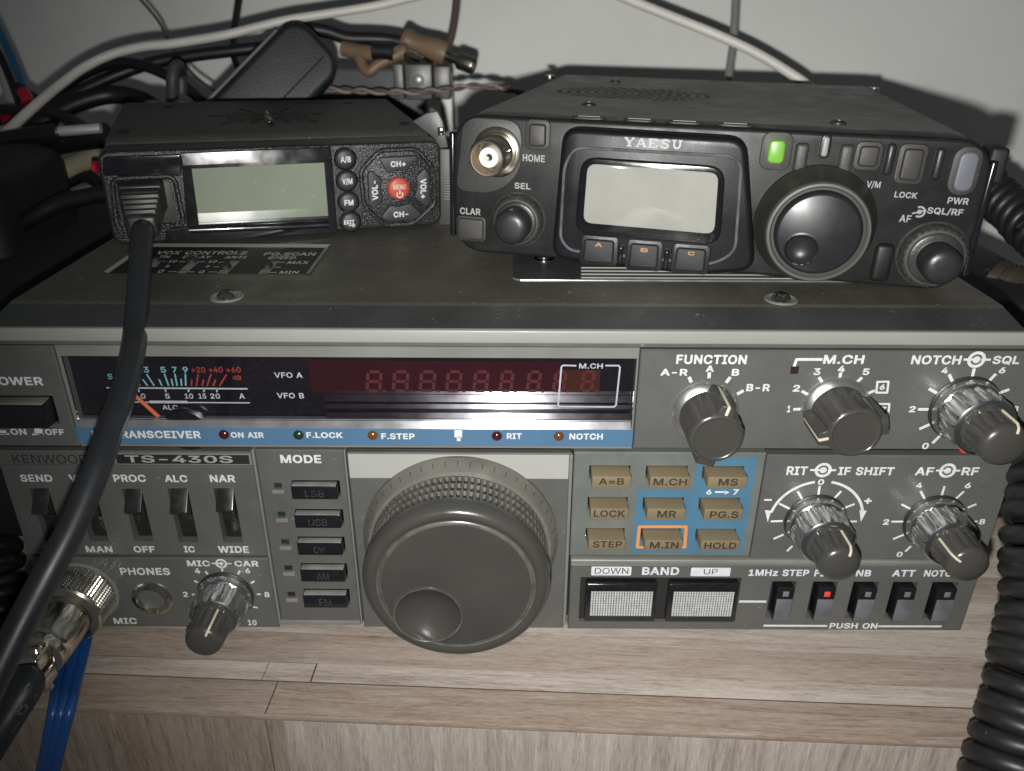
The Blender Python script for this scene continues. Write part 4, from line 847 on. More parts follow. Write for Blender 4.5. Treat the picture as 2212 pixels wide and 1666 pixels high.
for r_ in range(3):
    for c_ in range(3):
        h = holes[r_ * 3 + c_]; z0, z1 = h[2] + .25, h[3] - .25
        fx = fpx[r_][c_]; x0, x1 = p.on('F', fx[0], (tb[r_][c_][2]), 5.2)[0], p.on('F', fx[1], tb[r_][c_][2], 5.2)[0]
        mb = MB().box(x0, x1, -5.2, 2.5, z0, z1, .22, 2)
        b = tb[r_][c_]
        mb.label(p, 'F', names[r_][c_], *b, 5.28, 1, .02)
        mb.build('keypad_button', [TAN, INKD], BIG)

# ---- upper right and right section
mb = MB().plate(33.3, 135, 62.4, 90.7, 0)
I1 = lambda reg, st, *b: mb.label(p, reg, st, *b, .06, 1)
I1('H', 'FUNCTION', 150, 1085, 112, 238)
for st, *b in (('A-R', -60, 300, 300, 390), ('A', 541, 650, 255, 340), ('B', 886, 985, 300, 392), ('B-R', 1080, 1392, 500, 597)):
    I1('H', st, *b)
for a, b in (((318, 408), (348, 480)), ((588, 345), (582, 425)), ((867, 408), (810, 485)), ((1042, 588), (955, 636))):
    mb.stroke(p, 'H', [a, b], .85, .06, 1)
I1('J', 'M.CH', 497, 845, 74, 152)
mb.stroke(p, 'J', [(247, 168), (266, 113), (482, 113)], .75, .06, 1)
a, b = p.on('J', 208, 235), p.on('J', 288, 172); mb.box(a[0], b[0], -.1, .6, a[1], b[1], 0, mat=2)
for st, *q in (('1', 186, 215, 507, 565), ('2', 235, 295, 330, 388), ('3', 412, 470, 188, 247), ('4', 620, 680, 166, 222), ('5', 832, 890, 190, 247), ('6', 978, 1022, 325, 373), ('7', 986, 1030, 517, 566),
               ('NOTCH', 1250, 1675, 77, 156), ('SQL', 1945, 2176, 82, 158), ('4', 1506, 1562, 181, 233), ('6', 1999, 2055, 179, 232), ('2', 1229, 1285, 511, 565), ('8', 2112, 2165, 512, 565), ('0', 1341, 1397, 826, 880)):
    I1('J', st, *q)
for c_ in (((948, 396), (958, 304), (1053, 303), (1041, 397), (948, 396)), ((957, 588), (968, 494), (1060, 494), (1050, 588), (957, 588))):
    mb.stroke(p, 'J', c_, .55, .06, 1)
for a, b in (((238, 540), (300, 538)), ((310, 383), (360, 412)), ((457, 265), (487, 310)), ((643, 225), (637, 276)), ((826, 267), (778, 313)), ((1570, 240), (1607, 317)), ((1787, 190), (1765, 280)), ((1972, 236), (1908, 304)),
             ((1398, 363), (1487, 412)), ((2087, 369), (2013, 396)), ((1305, 540), (1418, 540)), ((1316, 709), (1417, 664)), ((1428, 831), (1492, 768)), ((2060, 540), (2095, 540))):
    mb.stroke(p, 'J', [a, b], .78, .06, 1)
mb.stroke(p, 'J', [(928, 382), (872, 405), (905, 540), (942, 546)], .75, .06, 1)


def dualmark(reg, ax, bx, cx_, y, k=1.0):
    c = p.on(reg, cx_, y); mb.ring(c, 1.45 * k, 2.25 * k, .06, mat=1); mb.ring(c, 0, .95 * k, .07, n=20, mat=1)
    mb.stroke(p, reg, [(ax, y), (cx_ - 8, y)], .6, .08, 1); mb.stroke(p, reg, [(cx_ + 40, y + 1), (bx, y + 1)], .6, .08, 1)


dualmark('J', 1695, 1928, 1805, 114)
mb.build('selector_section', [PANELM, INK, BROWNB], BIG, flat=True)

mb = MB().plate(68.9, 135, 26.6, 60.6, 0)
I1('I', 'RIT', 276, 446, 79, 150); I1('I', 'IF SHIFT', 697, 1152, 84, 152); I1('I', 'AF', 1326, 1476, 86, 152); I1('I', 'RF', 1706, 1843, 86, 152)
dualmark('I', 467, 679, 573, 109); dualmark('I', 1494, 1693, 1588, 113)
for st, *q in (('0', 531, 581, 183, 230), ('4', 1331, 1382, 211, 256), ('6', 1730, 1780, 212, 258), ('2', 1063, 1112, 510, 555), ('8', 1846, 1896, 508, 553), ('0', 1173, 1221, 775, 818), ('+', 908, 970, 338, 384)):
    I1('I', st, *q)
mb.stroke(p, 'I', [(92, 353), (155, 353)], .6, .06, 1)
for a, b in (((545, 238), (533, 320)), ((365, 282), (402, 347)), ((214, 383), (300, 425)), ((146, 528), (243, 525)), ((168, 671), (250, 636)), ((277, 772), (322, 729)), ((720, 281), (663, 342)), ((830, 386), (753, 416)), ((792, 530), (848, 528)),
             ((1368, 280), (1404, 350)), ((1564, 240), (1540, 320)), ((1722, 283), (1658, 342)), ((1212, 388), (1291, 430)), ((1824, 387), (1753, 416)), ((1130, 530), (1231, 530)), ((1806, 530), (1832, 530)), ((1143, 673), (1231, 637)), ((1243, 775), (1291, 729))):
    mb.stroke(p, 'I', [a, b], .62, .06, 1)
RC = (85.0, 39.7)
import_r = Vector(p.on('I', 495, 210)) - Vector(RC)
r_arc = 12.8
mb.ring(RC, r_arc - .38, r_arc + .38, .06, 10, 78, 30, 1); mb.ring(RC, r_arc - .38, r_arc + .38, .06, -78, -10, 30, 1)
for s_ in (-1, 1):
    tip_ = p.on('I', 120 if s_ < 0 else 880, 532)
    l_ = p.on('I', 97 if s_ < 0 else 868, 435); r__ = p.on('I', 150 if s_ < 0 else 928, 440)
    mb.quad([(q[0], -.07, q[1]) for q in (tip_, l_, r__)], 1)
mb.build('gain_section', [PANELM, INK], BIG, flat=True)


def flute(n, depth, lo=0, hi=99):
    def f(r, a, d):
        if lo <= d <= hi:
            return r - depth * (.5 - .5 * cos(a * n)) ** 1.6
        return r
    return f


def selector(c, ang):
    k = MB().lathe([(8.6, -.1), (8.6, .5), (8.3, .9), (6.9, 2.1), (6.2, 2.2)], c=c, n=64).build('selector_knob', SATIN, BIG, angle=40)
    a = radians(ang)
    mb = MB().lathe([(6.9, 1.9), (6.9, 12.6), (6.6, 13.4), (6.2, 13.8), (5.7, 13.95), (5.4, 13.7), (5.1, 13.7)], c=c, n=120, rf=flute(14, .55, 2, 12.7))
    Mk = Matrix.Translation((c[0], 0, c[1])) @ Matrix.Rotation(a, 4, 'Y')
    mb.prism([(-2.3, -8.1), (2.3, -8.1), (2.3, -6), (2.3, 6), (1.7, 8.7), (-1.7, 8.7), (-2.3, 6), (-2.3, -6)], -13.5, -2.0, .45, M=Mk)
    mb.build('knob_body', KNOBB, k, angle=45)
    mb = MB().box(-.38, .38, -13.3, -2.4, 8.4, 8.8, .1, M=Mk)
    mb.box(-.38, .38, -13.64, -13.2, 5.0, 8.72, .1, M=Mk)
    mb.build('pointer_line', CREAM, k)


selector((50.9, 73.4), 14)
selector((84.1, 75.0), -104)


def dual(c, ang, scale=1.0, dome=True, dot=None):
    s_ = scale
    k = MB().lathe([(8.6 * s_, -.1), (8.6 * s_, .3), (8.2 * s_, .6), (7.5 * s_, .8)], c=c, n=64).build('control_knob', BLACKP, BIG, angle=40)
    MB().lathe([(8.0 * s_, .7), (8.25 * s_, 1.1), (8.25 * s_, 1.5), (7.7 * s_, 2.9), (7.35 * s_, 3.1), (7.5 * s_, 3.4), (7.5 * s_, 9.2), (7.1 * s_, 10.3), (6.4 * s_, 10.8), (5.2 * s_, 10.8)], c=c, n=192, rf=lambda r, a, d: r - (.48 * s_ * abs(sin(a * 8)) if 3.2 <= d <= 9.6 else 0)).build('outer_ring', CHROME, k, angle=38)
    L = 19.6
    body = MB().lathe([(5.9 * s_, 10.2), (5.9 * s_, 11.2), (5.5 * s_, 11.5), (5.45 * s_, 17.2), (5.35 * s_, 18.1), (4.9 * s_, 19.1), (3.9 * s_, 19.7), (2.0 * s_, 20.05), (.1, 20.1)], c=c, n=112, rf=flute(14, .42 * s_, 11.4, 17.6))
    body.build('knob_body', KNOBB, k, angle=60)
    a = radians(ang); M_ = Matrix.Translation((c[0], 0, c[1])) @ Matrix.Rotation(a, 4, 'Y')
    r = 5.5 * s_
    MB().tube([(0, -11.6, r), (0, -17.4, r - .02), (0, -18.4, r - .3), (0, -19.3, r - .85), (0, -19.85, r - 1.9)], .34, n=8, k=4, M=M_).build('pointer_line', CREAM, k)
    if dot is not None:
        b = radians(dot)
        MB().box(-.5, .5, -9.6, -7.2, 7.45 * s_, 7.75 * s_, .1, M=Matrix.Translation((c[0], 0, c[1])) @ Matrix.Rotation(b, 4, 'Y')).build('marker', REDB, k)


dual((117.2, 74.8), 20, 1.06, dot=202)
dual((85.0, 39.7), 22)
dual((117.8, 39.7), -60)
dual((-81.3, 12.7), 26, .95)

# ---- band section
a, b = p.on('G', 165, 775), p.on('G', 1900, 270)
px = [(76.2, 83.3), (88.0, 95.2), (99.6, 107.0), (111.0, 118.2), (122.3, 129.8)]
bw = [(22.9, 43.3), (46.6, 66.6)]
holes = [(21.3, 67.4, 3.2, 19.8, 1.3)] + [(x0, x1, 5.0, 18.6, 3.2) for x0, x1 in px]
mb = MB().plate(18.3, 135, .2, 24.3, 0, holes, hmat=3)
for st, r, *q in (('BAND', 'G', 853, 1262, 166, 252), ('1MHz STEP', 'C3', 428, 820, 360, 403), ('FINE', 'C3', 855, 1010, 362, 405), ('NB', 'C3', 1125, 1222, 363, 405), ('ATT', 'C3', 1360, 1508, 363, 406), ('NOTCH', 'C3', 1566, 1790, 364, 407), ('PUSH ON', 'I', 626, 1016, 1357, 1403)):
    mb.label(p, r, st, *q, .06, 1)
for st, (x0, x1, y0, y1), (u0, u1, v0, v1) in (('DOWN', (290, 738, 160, 255), (332, 702, 175, 240)), ('UP', (1383, 1832, 172, 264), (1532, 1685, 188, 245))):
    q0, q1 = p.on('G', x0, y1), p.on('G', x1, y0)
    vs = rrect(q0[0], q1[0], q0[1], q1[1], .35, 3); mb.quad([(x, -.06, z) for x, z in vs], 1)
    mb.label(p, 'G', st, u0, u1, v0, v1, .12, 2, -.005)
for a, b in (((-70, 1380), (-69, 1380)), ((86, 1379), (605, 1381)), ((1022, 1384), (1540, 1385)), ((-112, 1182), (110, 1183))):
    mb.stroke(p, 'I', [a, b], .8 if a[0] < 0 else .7, .06, 1)
mb.build('band_section', [PANELM, INK, INKD, PANELD], BIG, flat=True)
MB().box(18.2, 135, -.5, 2.2, 24.5, 26.3, .5, 3).build('section_rail', RIM, BIG)
for (x0, x1) in bw:
    b_ = MB().box(x0, x1, -1.6, 1.25, 4.6, 18.6, .5, 3).facet(x0 + .5, x1 - .5, 17.75, 18.3, -1.72, .5, back=.4).build('band_button', BLACKG, BIG)
    mb = MB(); nx, nz = 24, 10; X0, X1, Z0, Z1 = x0 + 1.4, x1 - 1.1, 6.9, 16.0
    dx, dz = (X1 - X0) / nx, (Z1 - Z0) / nz
    for i in range(nx):
        for j in range(nz):
            cx, cz = X0 + (i + .5) * dx, Z0 + (j + .5) * dz; e = .43
            q = [(cx - dx * e, -1.62, cz - dz * e), (cx + dx * e, -1.62, cz - dz * e), (cx + dx * e, -1.62, cz + dz * e), (cx - dx * e, -1.62, cz + dz * e)]
            t = [(cx - dx * .2, -1.95, cz - dz * .2), (cx + dx * .2, -1.95, cz - dz * .2), (cx + dx * .2, -1.95, cz + dz * .2), (cx - dx * .2, -1.95, cz + dz * .2)]
            mb.add(q + t, [(4, 5, 6, 7), (0, 1, 5, 4), (1, 2, 6, 5), (2, 3, 7, 6), (3, 0, 4, 7)])
    mb.build('button_pad', PADM, b_, flat=True)
for i, (x0, x1) in enumerate(px):
    mb = MB().box(x0 + 1.6, x1 - .7, -1.6, 3, 5.2, 17.2, .3, 2)
    mb.box(x0 + 1.75, x1 - .85, -1.68, -1.5, 5.5, 13.4, .05, mat=1)
    b_ = mb.build('push_switch', [BLACKG, pbr('switch_face', (.11, .115, .125), .3, var=.35, vscale=160, rvar=.12)], BIG)
    m = (x0 + x1) / 2 + .5
    MB().box(m - .85, m + .85, -1.75, -1.4, 14.4, 16.2, .12).build('switch_lamp', REDB if i == 1 else pbr('clear_lens', (.16, .16, .16), .12), b_)

# ================================================================ the portable transceiver on top
CASE = pbr('case_dusty', (.150, .146, .130), .5, var=.18, vscale=25, bump=.22, bscale=1200, dust=.5, dcol=(.15, .145, .125), dscale=180, rvar=.1, specks=.5)
FACE = pbr('face_plastic', (.012, .0125, .013), .40, spec=.35, var=.15, bump=.05, bscale=1400, rvar=.08, dust=.12, dcol=(.1, .1, .09))
FACEG = pbr('face_grey', (.040, .041, .040), .5, var=.12, bump=.18, bscale=1200, dust=.2, dcol=(.12, .115, .1))
DIRTY = pbr('dusty_rubber', (.036, .034, .030), .55, var=.25, dust=.35, dcol=(.15, .14, .115), dscale=300)
KEYG = pbr('grey_key', (.032, .031, .029), .5, var=.12, bump=.08, bscale=1300)
LCDA = pbr('lcd_grey', (.36, .36, .32), .55, var=.07, vscale=90, bump=.12, bscale=1600)
TXG = pbr('green_key', (.13, .34, .035), .30, var=.15, vscale=180, emit=((.22, .60, .03), .10))  # faint emission added to brighten the key, which is no lamp
PWRB = pbr('blue_grey_key', (.125, .13, .155), .45, var=.05)
RINGG = pbr('dial_ring', (.085, .085, .078), .5, var=.1)
DIALM = pbr('dial_metal', (.020, .021, .023), .36, metal=.15, var=.08, rvar=.06)
PTFE = pbr('white_insulator', (.80, .80, .78), .35, var=.03)
ORNG = pbr('orange_letter', (.34, .19, .08), .5)

PR = thing('portable_transceiver', 'black portable transceiver with pale blank display, big dial and green key, on the large set', 'radio transceiver', frame=PORT)
f = PORT
W, Hh, Dd = 138.0, 39.0, 160.0
mb = MB()
sec = [(0.6, 3.6), (W - .6, 3.6), (W, 6), (W, Hh - 5), (W - 1.6, Hh - 1.6), (W - 5, Hh), (5, Hh), (1.6, Hh - 1.6), (0, Hh - 5), (0, 6)]
mb.prism(sec, 9.0, Dd, .8)
case = mb.build('case', CASE, PR, angle=30)
# loudspeaker holes: an oval of small round-ended slots set into the top
c0 = f.top('W', 508, 195, Hh)
mb = MB()
for k in range(8):
    ra, rb_ = 3.4 + 3.3 * k, 3.0 + 2.7 * k
    m = 8 + 5 * k
    for j in range(m):
        a0 = 2 * pi * (j + .5 * (k % 2)) / m; da = pi / m * .66
        if abs(sin(a0)) > .97 and k == 7:
            continue
        pts = []
        for sg, off in ((1, .78), (-1, -.78)):
            for t in range(5):
                a = a0 + sg * da * (t / 2 - 1); pts.append((c0[0] + (ra + off) * cos(a), c0[1] + (rb_ + off) * sin(a), Hh + .03))
        mb.quad(pts)
mb.build('speaker_grille', pbr('hole_black', (.006, .006, .006), .8), PR, flat=True)
UPM = lambda x, y, z: Matrix.Translation((x, y, z)) @ Matrix.Rotation(-pi / 2, 4, 'X')
for a in ((400, 122), (232, 268), (1800, 385)):
    q = f.top('W', *a, Hh)
    MB().lathe([(2.3, 0), (2.2, .5), (1.5, .9), (.1, 1.0)], n=24, M=UPM(*q, Hh)).box(q[0] - .25, q[0] + .25, q[1] - 1.3, q[1] + 1.3, Hh + .7, Hh + 1.06, mat=1).build('case_screw', [BLACKP, NICKEL], PR)
for a in ((15, 62), (2048, 162)):
    q = f.top('W', *a, Hh)
    MB().lathe([(2.0, -1.2), (2.0, .2), (.1, .4)], n=16, M=UPM(q[0], Dd - 1.5, Hh - .5)).build('corner_screw', NICKEL, PR)
# front bezel
bez = MB().prism(rrect(-.8, W + .8, .2, Hh + .2, 8.5, 6), 0, 11.5, 1.2, 3)
mb = bez
mb.build('front_bezel', FACE, PR, angle=35)
# faint moulded lettering and four oval pads along the top edge
mb = MB()
for x0, x1 in ((130, 385), (530, 760), (850, 1110), (1210, 1470)):
    a = f.top('Z2', x0, 425, Hh); b = f.top('Z2', x1, 440, Hh)
    y = 3.8
    mb.prism(rrect(a[0], b[0], -y - 2.2, -y + 2.2, 2.0, 4), 0, .5, .25, M=Matrix.Translation((0, 0, Hh + .75)) @ Matrix.Rotation(-pi / 2, 4, 'X') @ Matrix.Scale(-1, 4, (0, 0, 1)))
    mb.box((a[0] + b[0]) / 2 - 3, (a[0] + b[0]) / 2 + 3, y - .3, y + .3, Hh + .7, Hh + .86, mat=1)
mb.build('top_key', [DIRTY, INKG], PR)
mb = MB()
xa, xb = f.top('Z3', 300, 150, Hh)[0], f.top('Z3', 1900, 190, Hh)[0]
def edge(st, x0, x1, y0, y1):
    vs, fs_ = glyphs(st, .01); a0, a1 = min(v[0] for v in vs), max(v[0] for v in vs); b0, b1 = min(v[1] for v in vs), max(v[1] for v in vs)
    mb.add([(x0 + (v[0] - a0) / (a1 - a0) * (x1 - x0), y0 + (v[1] - b0) / (b1 - b0) * (y1 - y0), Hh + .24 + v[2]) for v in vs], fs_)
edge('HF/VHF/UHF ALL MODE TRANSCEIVER', xa, xb - 6, 6.6, 8.2)
edge('FT-817', xb - 14, xb, 3.2, 4.9); edge('TRANSMIT/BUSY', xa + 9, xa + 36, 3.4, 4.8)
mb.build('edge_lettering', pbr('faint_ink', (.12, .12, .11), .6), PR, flat=True)
# raised socket corner with the aerial socket
pts = [f.on('Z1', *q, .9) for q in ((150, 110), (240, 45), (715, 70), (705, 480), (660, 600), (540, 715), (390, 765), (85, 735), (110, 500))]
MB().prism(roundpoly(pts, 6), -.9, 2, .3).build('socket_plate', FACEG, PR)
cb = f.on('Z1', 478, 372, .9)
s_ = MB().lathe([(6.9, .8), (6.9, 1.3), (6.4, 1.6), (5.6, 1.8), (5.5, 2.6), (4.9, 2.8), (4.85, 12.6), (4.7, 12.9), (4.3, 12.9), (4.2, 12.6), (4.15, 4.0), (3.0, 3.9)], c=cb, n=56, cap=True)
s_.lathe([(.01, 0), (1.0, 0)], c=cb, n=8)
for q in (70, 250):
    a = radians(q); s_.lathe([(.55, 0), (.55, 1.2), (.3, 1.5)], n=12, M=Matrix.Translation((cb[0] + 4.8 * sin(a), -8.6, cb[1] + 4.8 * cos(a))) @ Matrix.Rotation(a, 4, 'Y') @ Matrix.Rotation(-pi / 2, 4, 'X'))
ant = s_.build('antenna_socket', BRASSY, PR, angle=40)
MB().lathe([(2.7, 3.9), (2.7, 10.4), (2.55, 10.7), (1.1, 10.7), (.95, 10.3), (.9, 7)], c=cb, n=32, cap=False).build('insulator', PTFE, ant, angle=40)
MB().lathe([(.85, 6.8), (.8, 9.6), (.4, 9.5)], c=cb, n=16).build('centre_contact', BRASSY, ant)


def pkey(name, reg, x0, x1, y0, y1, d, m, rim=1.1, rad=1.0, base=0.2, rimm=DIRTY):
    """a key in a low raised rim; the rim is part of the key's own housing"""
    a, b = f.on(reg, x0, y1, d), f.on(reg, x1, y0, d)
    k = MB().prism(rrect(a[0], b[0], a[1], b[1], min(rad, (b[1] - a[1]) * .4, (b[0] - a[0]) * .4)), -d, 1, .55, 3).build(name, m, PR, angle=45)
    mb = MB().prism(rrect(a[0] - rim, b[0] + rim, a[1] - rim, b[1] + rim, min(rad + rim * .6, (b[0] - a[0]) / 2 + rim * .7)), -base - .5, 1, .4, 2)
    mb.build('key_rim', rimm, k)
    return k


pkey('home_key', 'Z1', 772, 940, 112, 318, 1.7, KEYG)
pkey('clar_key', 'Z1', 100, 345, 1015, 1200, 1.6, KEYG, rim=.5)
mb = MB()
for st, r, *q in (('HOME', 'Z1', 720, 930, 396, 464), ('SEL', 'Z1', 642, 795, 664, 724), ('CLAR', 'Z1', 126, 320, 902, 966)):
    mb.label(f, r, st, *q, .08, 0, .025)
mb.build('face_lettering', INKG, PR, flat=True)
mb = MB()
for st, r, *q in (('LOCK', 'Z3', 1358, 1560, 697, 752), ('PWR', 'Z3', 1826, 2014, 747, 806), ('SQL/RF', 'Z3', 1645, 1966, 838, 905)):
    mb.label(f, r, st, *q, .08, 0, .025)
mb.label(f, 'Z3', 'V/M', 1112, 1236, 600, 668, .08, 0, .02)
mb.label(f, 'Z3', 'AF', 1402, 1505, 900, 965, .08, 0, .02)
c = f.on('Z3', 1578, 872); mb.ring(c, 1.0, 1.5, .08, -30, 210); mb.stroke(f, 'Z3', [(1512, 888), (1560, 877)], .4); mb.stroke(f, 'Z3', [(1590, 868), (1640, 862)], .4); mb.ring(c, 0, .6, .09, n=16)
mb.build('face_lettering', INKG, PR, flat=True)


def rotary(name, reg, bx, by, rb, hub, cx, cy, rc, d, ringr):
    """two-stage small rotary control"""
    c = f.on(reg, bx, by, .5)
    k = MB().lathe([(rb + .5, 0), (rb + .5, .5), (rb, .9), (rb - .2, 3.6), (rb - 1.0, 4.2), (ringr + .3, 4.3)], c=c, n=96, rf=flute(26, .55, 1.0, 3.7)).build(name, DIRTY, PR, angle=40)
    MB().lathe([(ringr, 4.0), (ringr, 4.9), (ringr - .5, 5.2), (ringr - 1.3, 5.1), (rc + .5, 5.3)], c=c, n=64).build('knob_ring', BLACKP, k, angle=40)
    MB().lathe([(rc + .45, 5.0), (rc + .4, d - 1.6), (rc, d - .9), (rc - .6, d - .3), (rc * .5, d), (.1, d + .05)], c=c, n=80, rf=flute(12, .55, 5.2, d - 2.6)).build('knob_cap', BLACKP, k, angle=60)
    return k


rotary('select_knob', 'Z1', 682, 1010, 7.4, None, 0, 0, 4.4, 11.5, 5.9)
rotary('gain_knob', 'Z3', 1685, 1250, 8.3, None, 0, 0, 4.3, 13.0, 6.6)

# display pod
PD = 5.5
pts = [f.on('Z2', *q, PD) for q in ((75, 480), (1440, 560), (1500, 1540), (1080, 1575), (190, 1480), (-10, 1430))]
pod = MB().prism(roundpoly(pts, 4.5, 5), -PD, 1, 1.6, 4).build('display_pod', pbr('pod_plastic', (.0075, .008, .0095), .36, var=.15, bump=.04, bscale=1500, rvar=.05, dust=.08, dcol=(.06, .06, .06), spec=.25), PR, angle=50)
fr = roundpoly([f.on('Z2', *q, PD) for q in ((165, 625), (1330, 690), (1395, 760), (1350, 1400), (1180, 1490), (130, 1385), (60, 1300), (90, 760))], 5, 5)
MB().tube([(x, -PD - .02, z) for x, z in fr], .42, n=8, k=0, closed=True).build('display_groove', pbr('worn_edge', (.10, .105, .115), .3, var=.35, vscale=300), pod)
pts = roundpoly([f.on('Z2', *q, PD) for q in ((215, 690), (1280, 765), (1240, 1345), (165, 1260))], 4.5, 5)
MB().prism(pts, -PD - .8, -PD + .5, .5, 3).build('display_bezel', BLACKG, pod, angle=45)
pts = roundpoly([f.on('Z2', *q, PD + .9) for q in ((262, 745), (1228, 815), (1195, 1265), (228, 1180))], 2.4, 4)
MB().quad([(x, -PD - .86, z) for x, z in pts]).build('display_screen', LCDA, pod, flat=True)
pts = roundpoly([f.on('Z2', *q, PD + 1) for q in ((225, 700), (1275, 775), (1235, 1335), (175, 1250))], 4, 5)
MB().prism(pts, -PD - 1.25, -PD - 1.0, .1, 1).build('display_glass', SMOKE, pod, angle=45)
# maker's name in slab letters
mb = MB(); A, B = f.on('Z2', 532, 600, PD), f.on('Z2', 972, 612, PD); T_, U_ = f.on('Z2', 745, 562, PD)[1], f.on('Z2', 745, 626, PD)[1]
lw = (B[0] - A[0]) / 5; hh = T_ - U_


BARS = [0]


def bar(i, pts, w=.17):
    x0 = A[0] + i * lw
    q = [Vector((x0 + u * lw * .86, U_ + v * hh)) for u, v in pts]
    for a, b in zip(q, q[1:]):
        t = (b - a).normalized(); n = Vector((-t.y, t.x)) * w * lw / 2
        BARS[0] += 1
        mb.quad([(z.x, -PD - .05 - .004 * BARS[0], z.y) for z in (a - n, b - n, b + n, a + n)])


sf = lambda i, u, v, k=.19: bar(i, [(u - k, v), (u + k, v)], .10)
bar(0, [(.1, .97), (.5, .45)]); bar(0, [(.9, .97), (.5, .45)], .12); bar(0, [(.5, .5), (.5, .03)], .22); sf(0, .15, .97); sf(0, .85, .97, .16); sf(0, .5, .03, .24)
bar(1, [(.12, .03), (.46, .97)], .12); bar(1, [(.88, .03), (.5, .97)], .22); bar(1, [(.28, .32), (.72, .32)], .11); sf(1, .12, .03, .17); sf(1, .86, .03, .2)
bar(2, [(.22, .03), (.22, .97)], .22); bar(2, [(.04, .95), (.88, .95)], .13); bar(2, [(.04, .05), (.92, .05)], .13); bar(2, [(.22, .5), (.62, .5)], .12); bar(2, [(.87, .95), (.87, .72)], .1); bar(2, [(.9, .05), (.9, .3)], .1)
bar(3, [(.86, .95), (.86, .7)], .1); bar(3, [(.82, .82), (.6, .95), (.3, .92), (.18, .75), (.3, .6), (.7, .45), (.84, .27), (.7, .07), (.38, .04), (.18, .18)], .17); bar(3, [(.15, .3), (.15, .05)], .1)
bar(4, [(.22, .95), (.22, .3), (.36, .07), (.6, .05), (.78, .28), (.78, .95)], .16); sf(4, .22, .96, .22); sf(4, .8, .96, .18)
mb.build('maker_lettering', pbr('maker_ink', (.42, .43, .43), .5), pod, flat=True)
# soft keys A B C under the display
for st, q, t in (('A', (225, 460, 1318, 1470), (315, 370, 1328, 1358)), ('B', (560, 790, 1350, 1508), (653, 707, 1368, 1398)), ('C', (897, 1140, 1382, 1532), (1000, 1052, 1393, 1422))):
    a, b = f.on('Z2', q[0], q[3], PD + 1.4), f.on('Z2', q[1], q[2], PD + 1.4)
    k = MB().prism(rrect(a[0], b[0], a[1], b[1], 1.0), -PD - 1.6, -PD + 1, .6, 3)
    k.label(f, 'Z2', st, *t, PD + 1.75, 1, .03)
    k = k.build('soft_key', [BLACKM, ORNG], PR, angle=45)
    MB().prism(rrect(a[0] - 1.2, b[0] + 1.2, a[1] - .9, b[1] + .9, 1.4), -PD - .5, -PD + 1, .3).build('key_rim', FACE, k)
for q in ((503, 1420), (842, 1450)):
    c = f.on('Z2', *q, PD + .5)
    MB().box(c[0] - .7, c[0] + .7, -PD - 1.3, -PD + 1, c[1] - 2.6, c[1] + 2.6, .5, 3).build('key_divider', BLACKG, PR)

pkey('transmit_key', 'Z3', 232, 408, 246, 444, 1.8, TXG, rim=1.9, rad=1.2)
pkey('busy_lamp', 'Z3', 703, 798, 212, 388, .9, pbr('lamp_lens', (.25, .26, .25), .35), rim=.5, rad=2.2, rimm=FACE)
pkey('memory_key', 'Z3', 1030, 1240, 300, 475, 1.6, KEYG, rim=1.0)
pkey('lock_key', 'Z3', 1395, 1635, 325, 595, 1.7, KEYG, rim=1.1)
pkey('power_key', 'Z3', 1865, 2125, 352, 690, 1.7, PWRB, rim=1.2, rad=3.2)
for q in ((1315, 420), (1745, 460)):
    c = f.on('Z3', *q, .5)
    MB().box(c[0] - 1.1, c[0] + 1.1, -1.1, 1, c[1] - 3.8, c[1] + 4.2, .9, 3).build('key_divider', BLACKP, PR)
for q in ((535, 385), (930, 400)):
    c = f.on('Z3', *q, .5)
    MB().box(c[0] - 1.7, c[0] + 1.7, -1.2, 1, c[1] - 4.0, c[1] + 3.4, 1.0, 4).build('bezel_rib', FACEG, PR)
# dial
c = f.on('Z3', 648, 985, 1)
dial = MB().lathe([(15.5, .4), (15.5, 1.2), (15.2, 1.8), (14.6, 3.0), (13.1, 8.6), (12.7, 9.6)], c=c, n=96).build('tuning_dial', pbr('dial_side', (.034, .033, .029), .42, var=.2, dust=.2, dcol=(.1, .095, .08)), PR, angle=40)
MB().lathe([(12.9, 9.0), (12.9, 9.9), (12.5, 10.6), (11.9, 10.7), (11.5, 10.2), (11.4, 9.2), (11.0, 8.9)], c=c, n=96).build('dial_ring', RINGG, dial, angle=40)
nn = 160; vs = []; fs = []
dc = f.on('Z3', 530, 1195, 11.0); dr = 3.9
prof = [(10.9, 8.8), (10.8, 10.0), (10.5, 10.9), (9.9, 11.5)] + [(9.9 * (1 - k / 40), 11.5 + 1.1 * (1 - (1 - k / 40) ** 2)) for k in range(1, 40)]
for r, d in prof:
    for i in range(nn):
        a = 2 * pi * i / nn; x, z = c[0] + r * sin(a), c[1] + r * cos(a); q = sqrt((x - dc[0]) ** 2 + (z - dc[1]) ** 2)
        dd = d - 2.6 * sqrt(max(0, 1 - (q / dr) ** 2)) if q < dr else d + .12 * max(0, 1 - (q - dr) / .5)
        vs.append((x, -dd, z))
for k in range(len(prof) - 1):
    for i in range(nn):
        fs.append((k * nn + i, k * nn + (i + 1) % nn, (k + 1) * nn + (i + 1) % nn, (k + 1) * nn + i))
fs.append(tuple((len(prof) - 1) * nn + i for i in range(nn)))
MB().add(vs, fs).build('dial_face', DIALM, dial, angle=60)
a = f.on('Z3', 1260, 1330, 2)
MB().box(a[0] - 2.4, a[0] + 2.4, -1.5, 2, 1.6, a[1] + 5, 1.3, 4).build('bezel_post', FACE, PR)
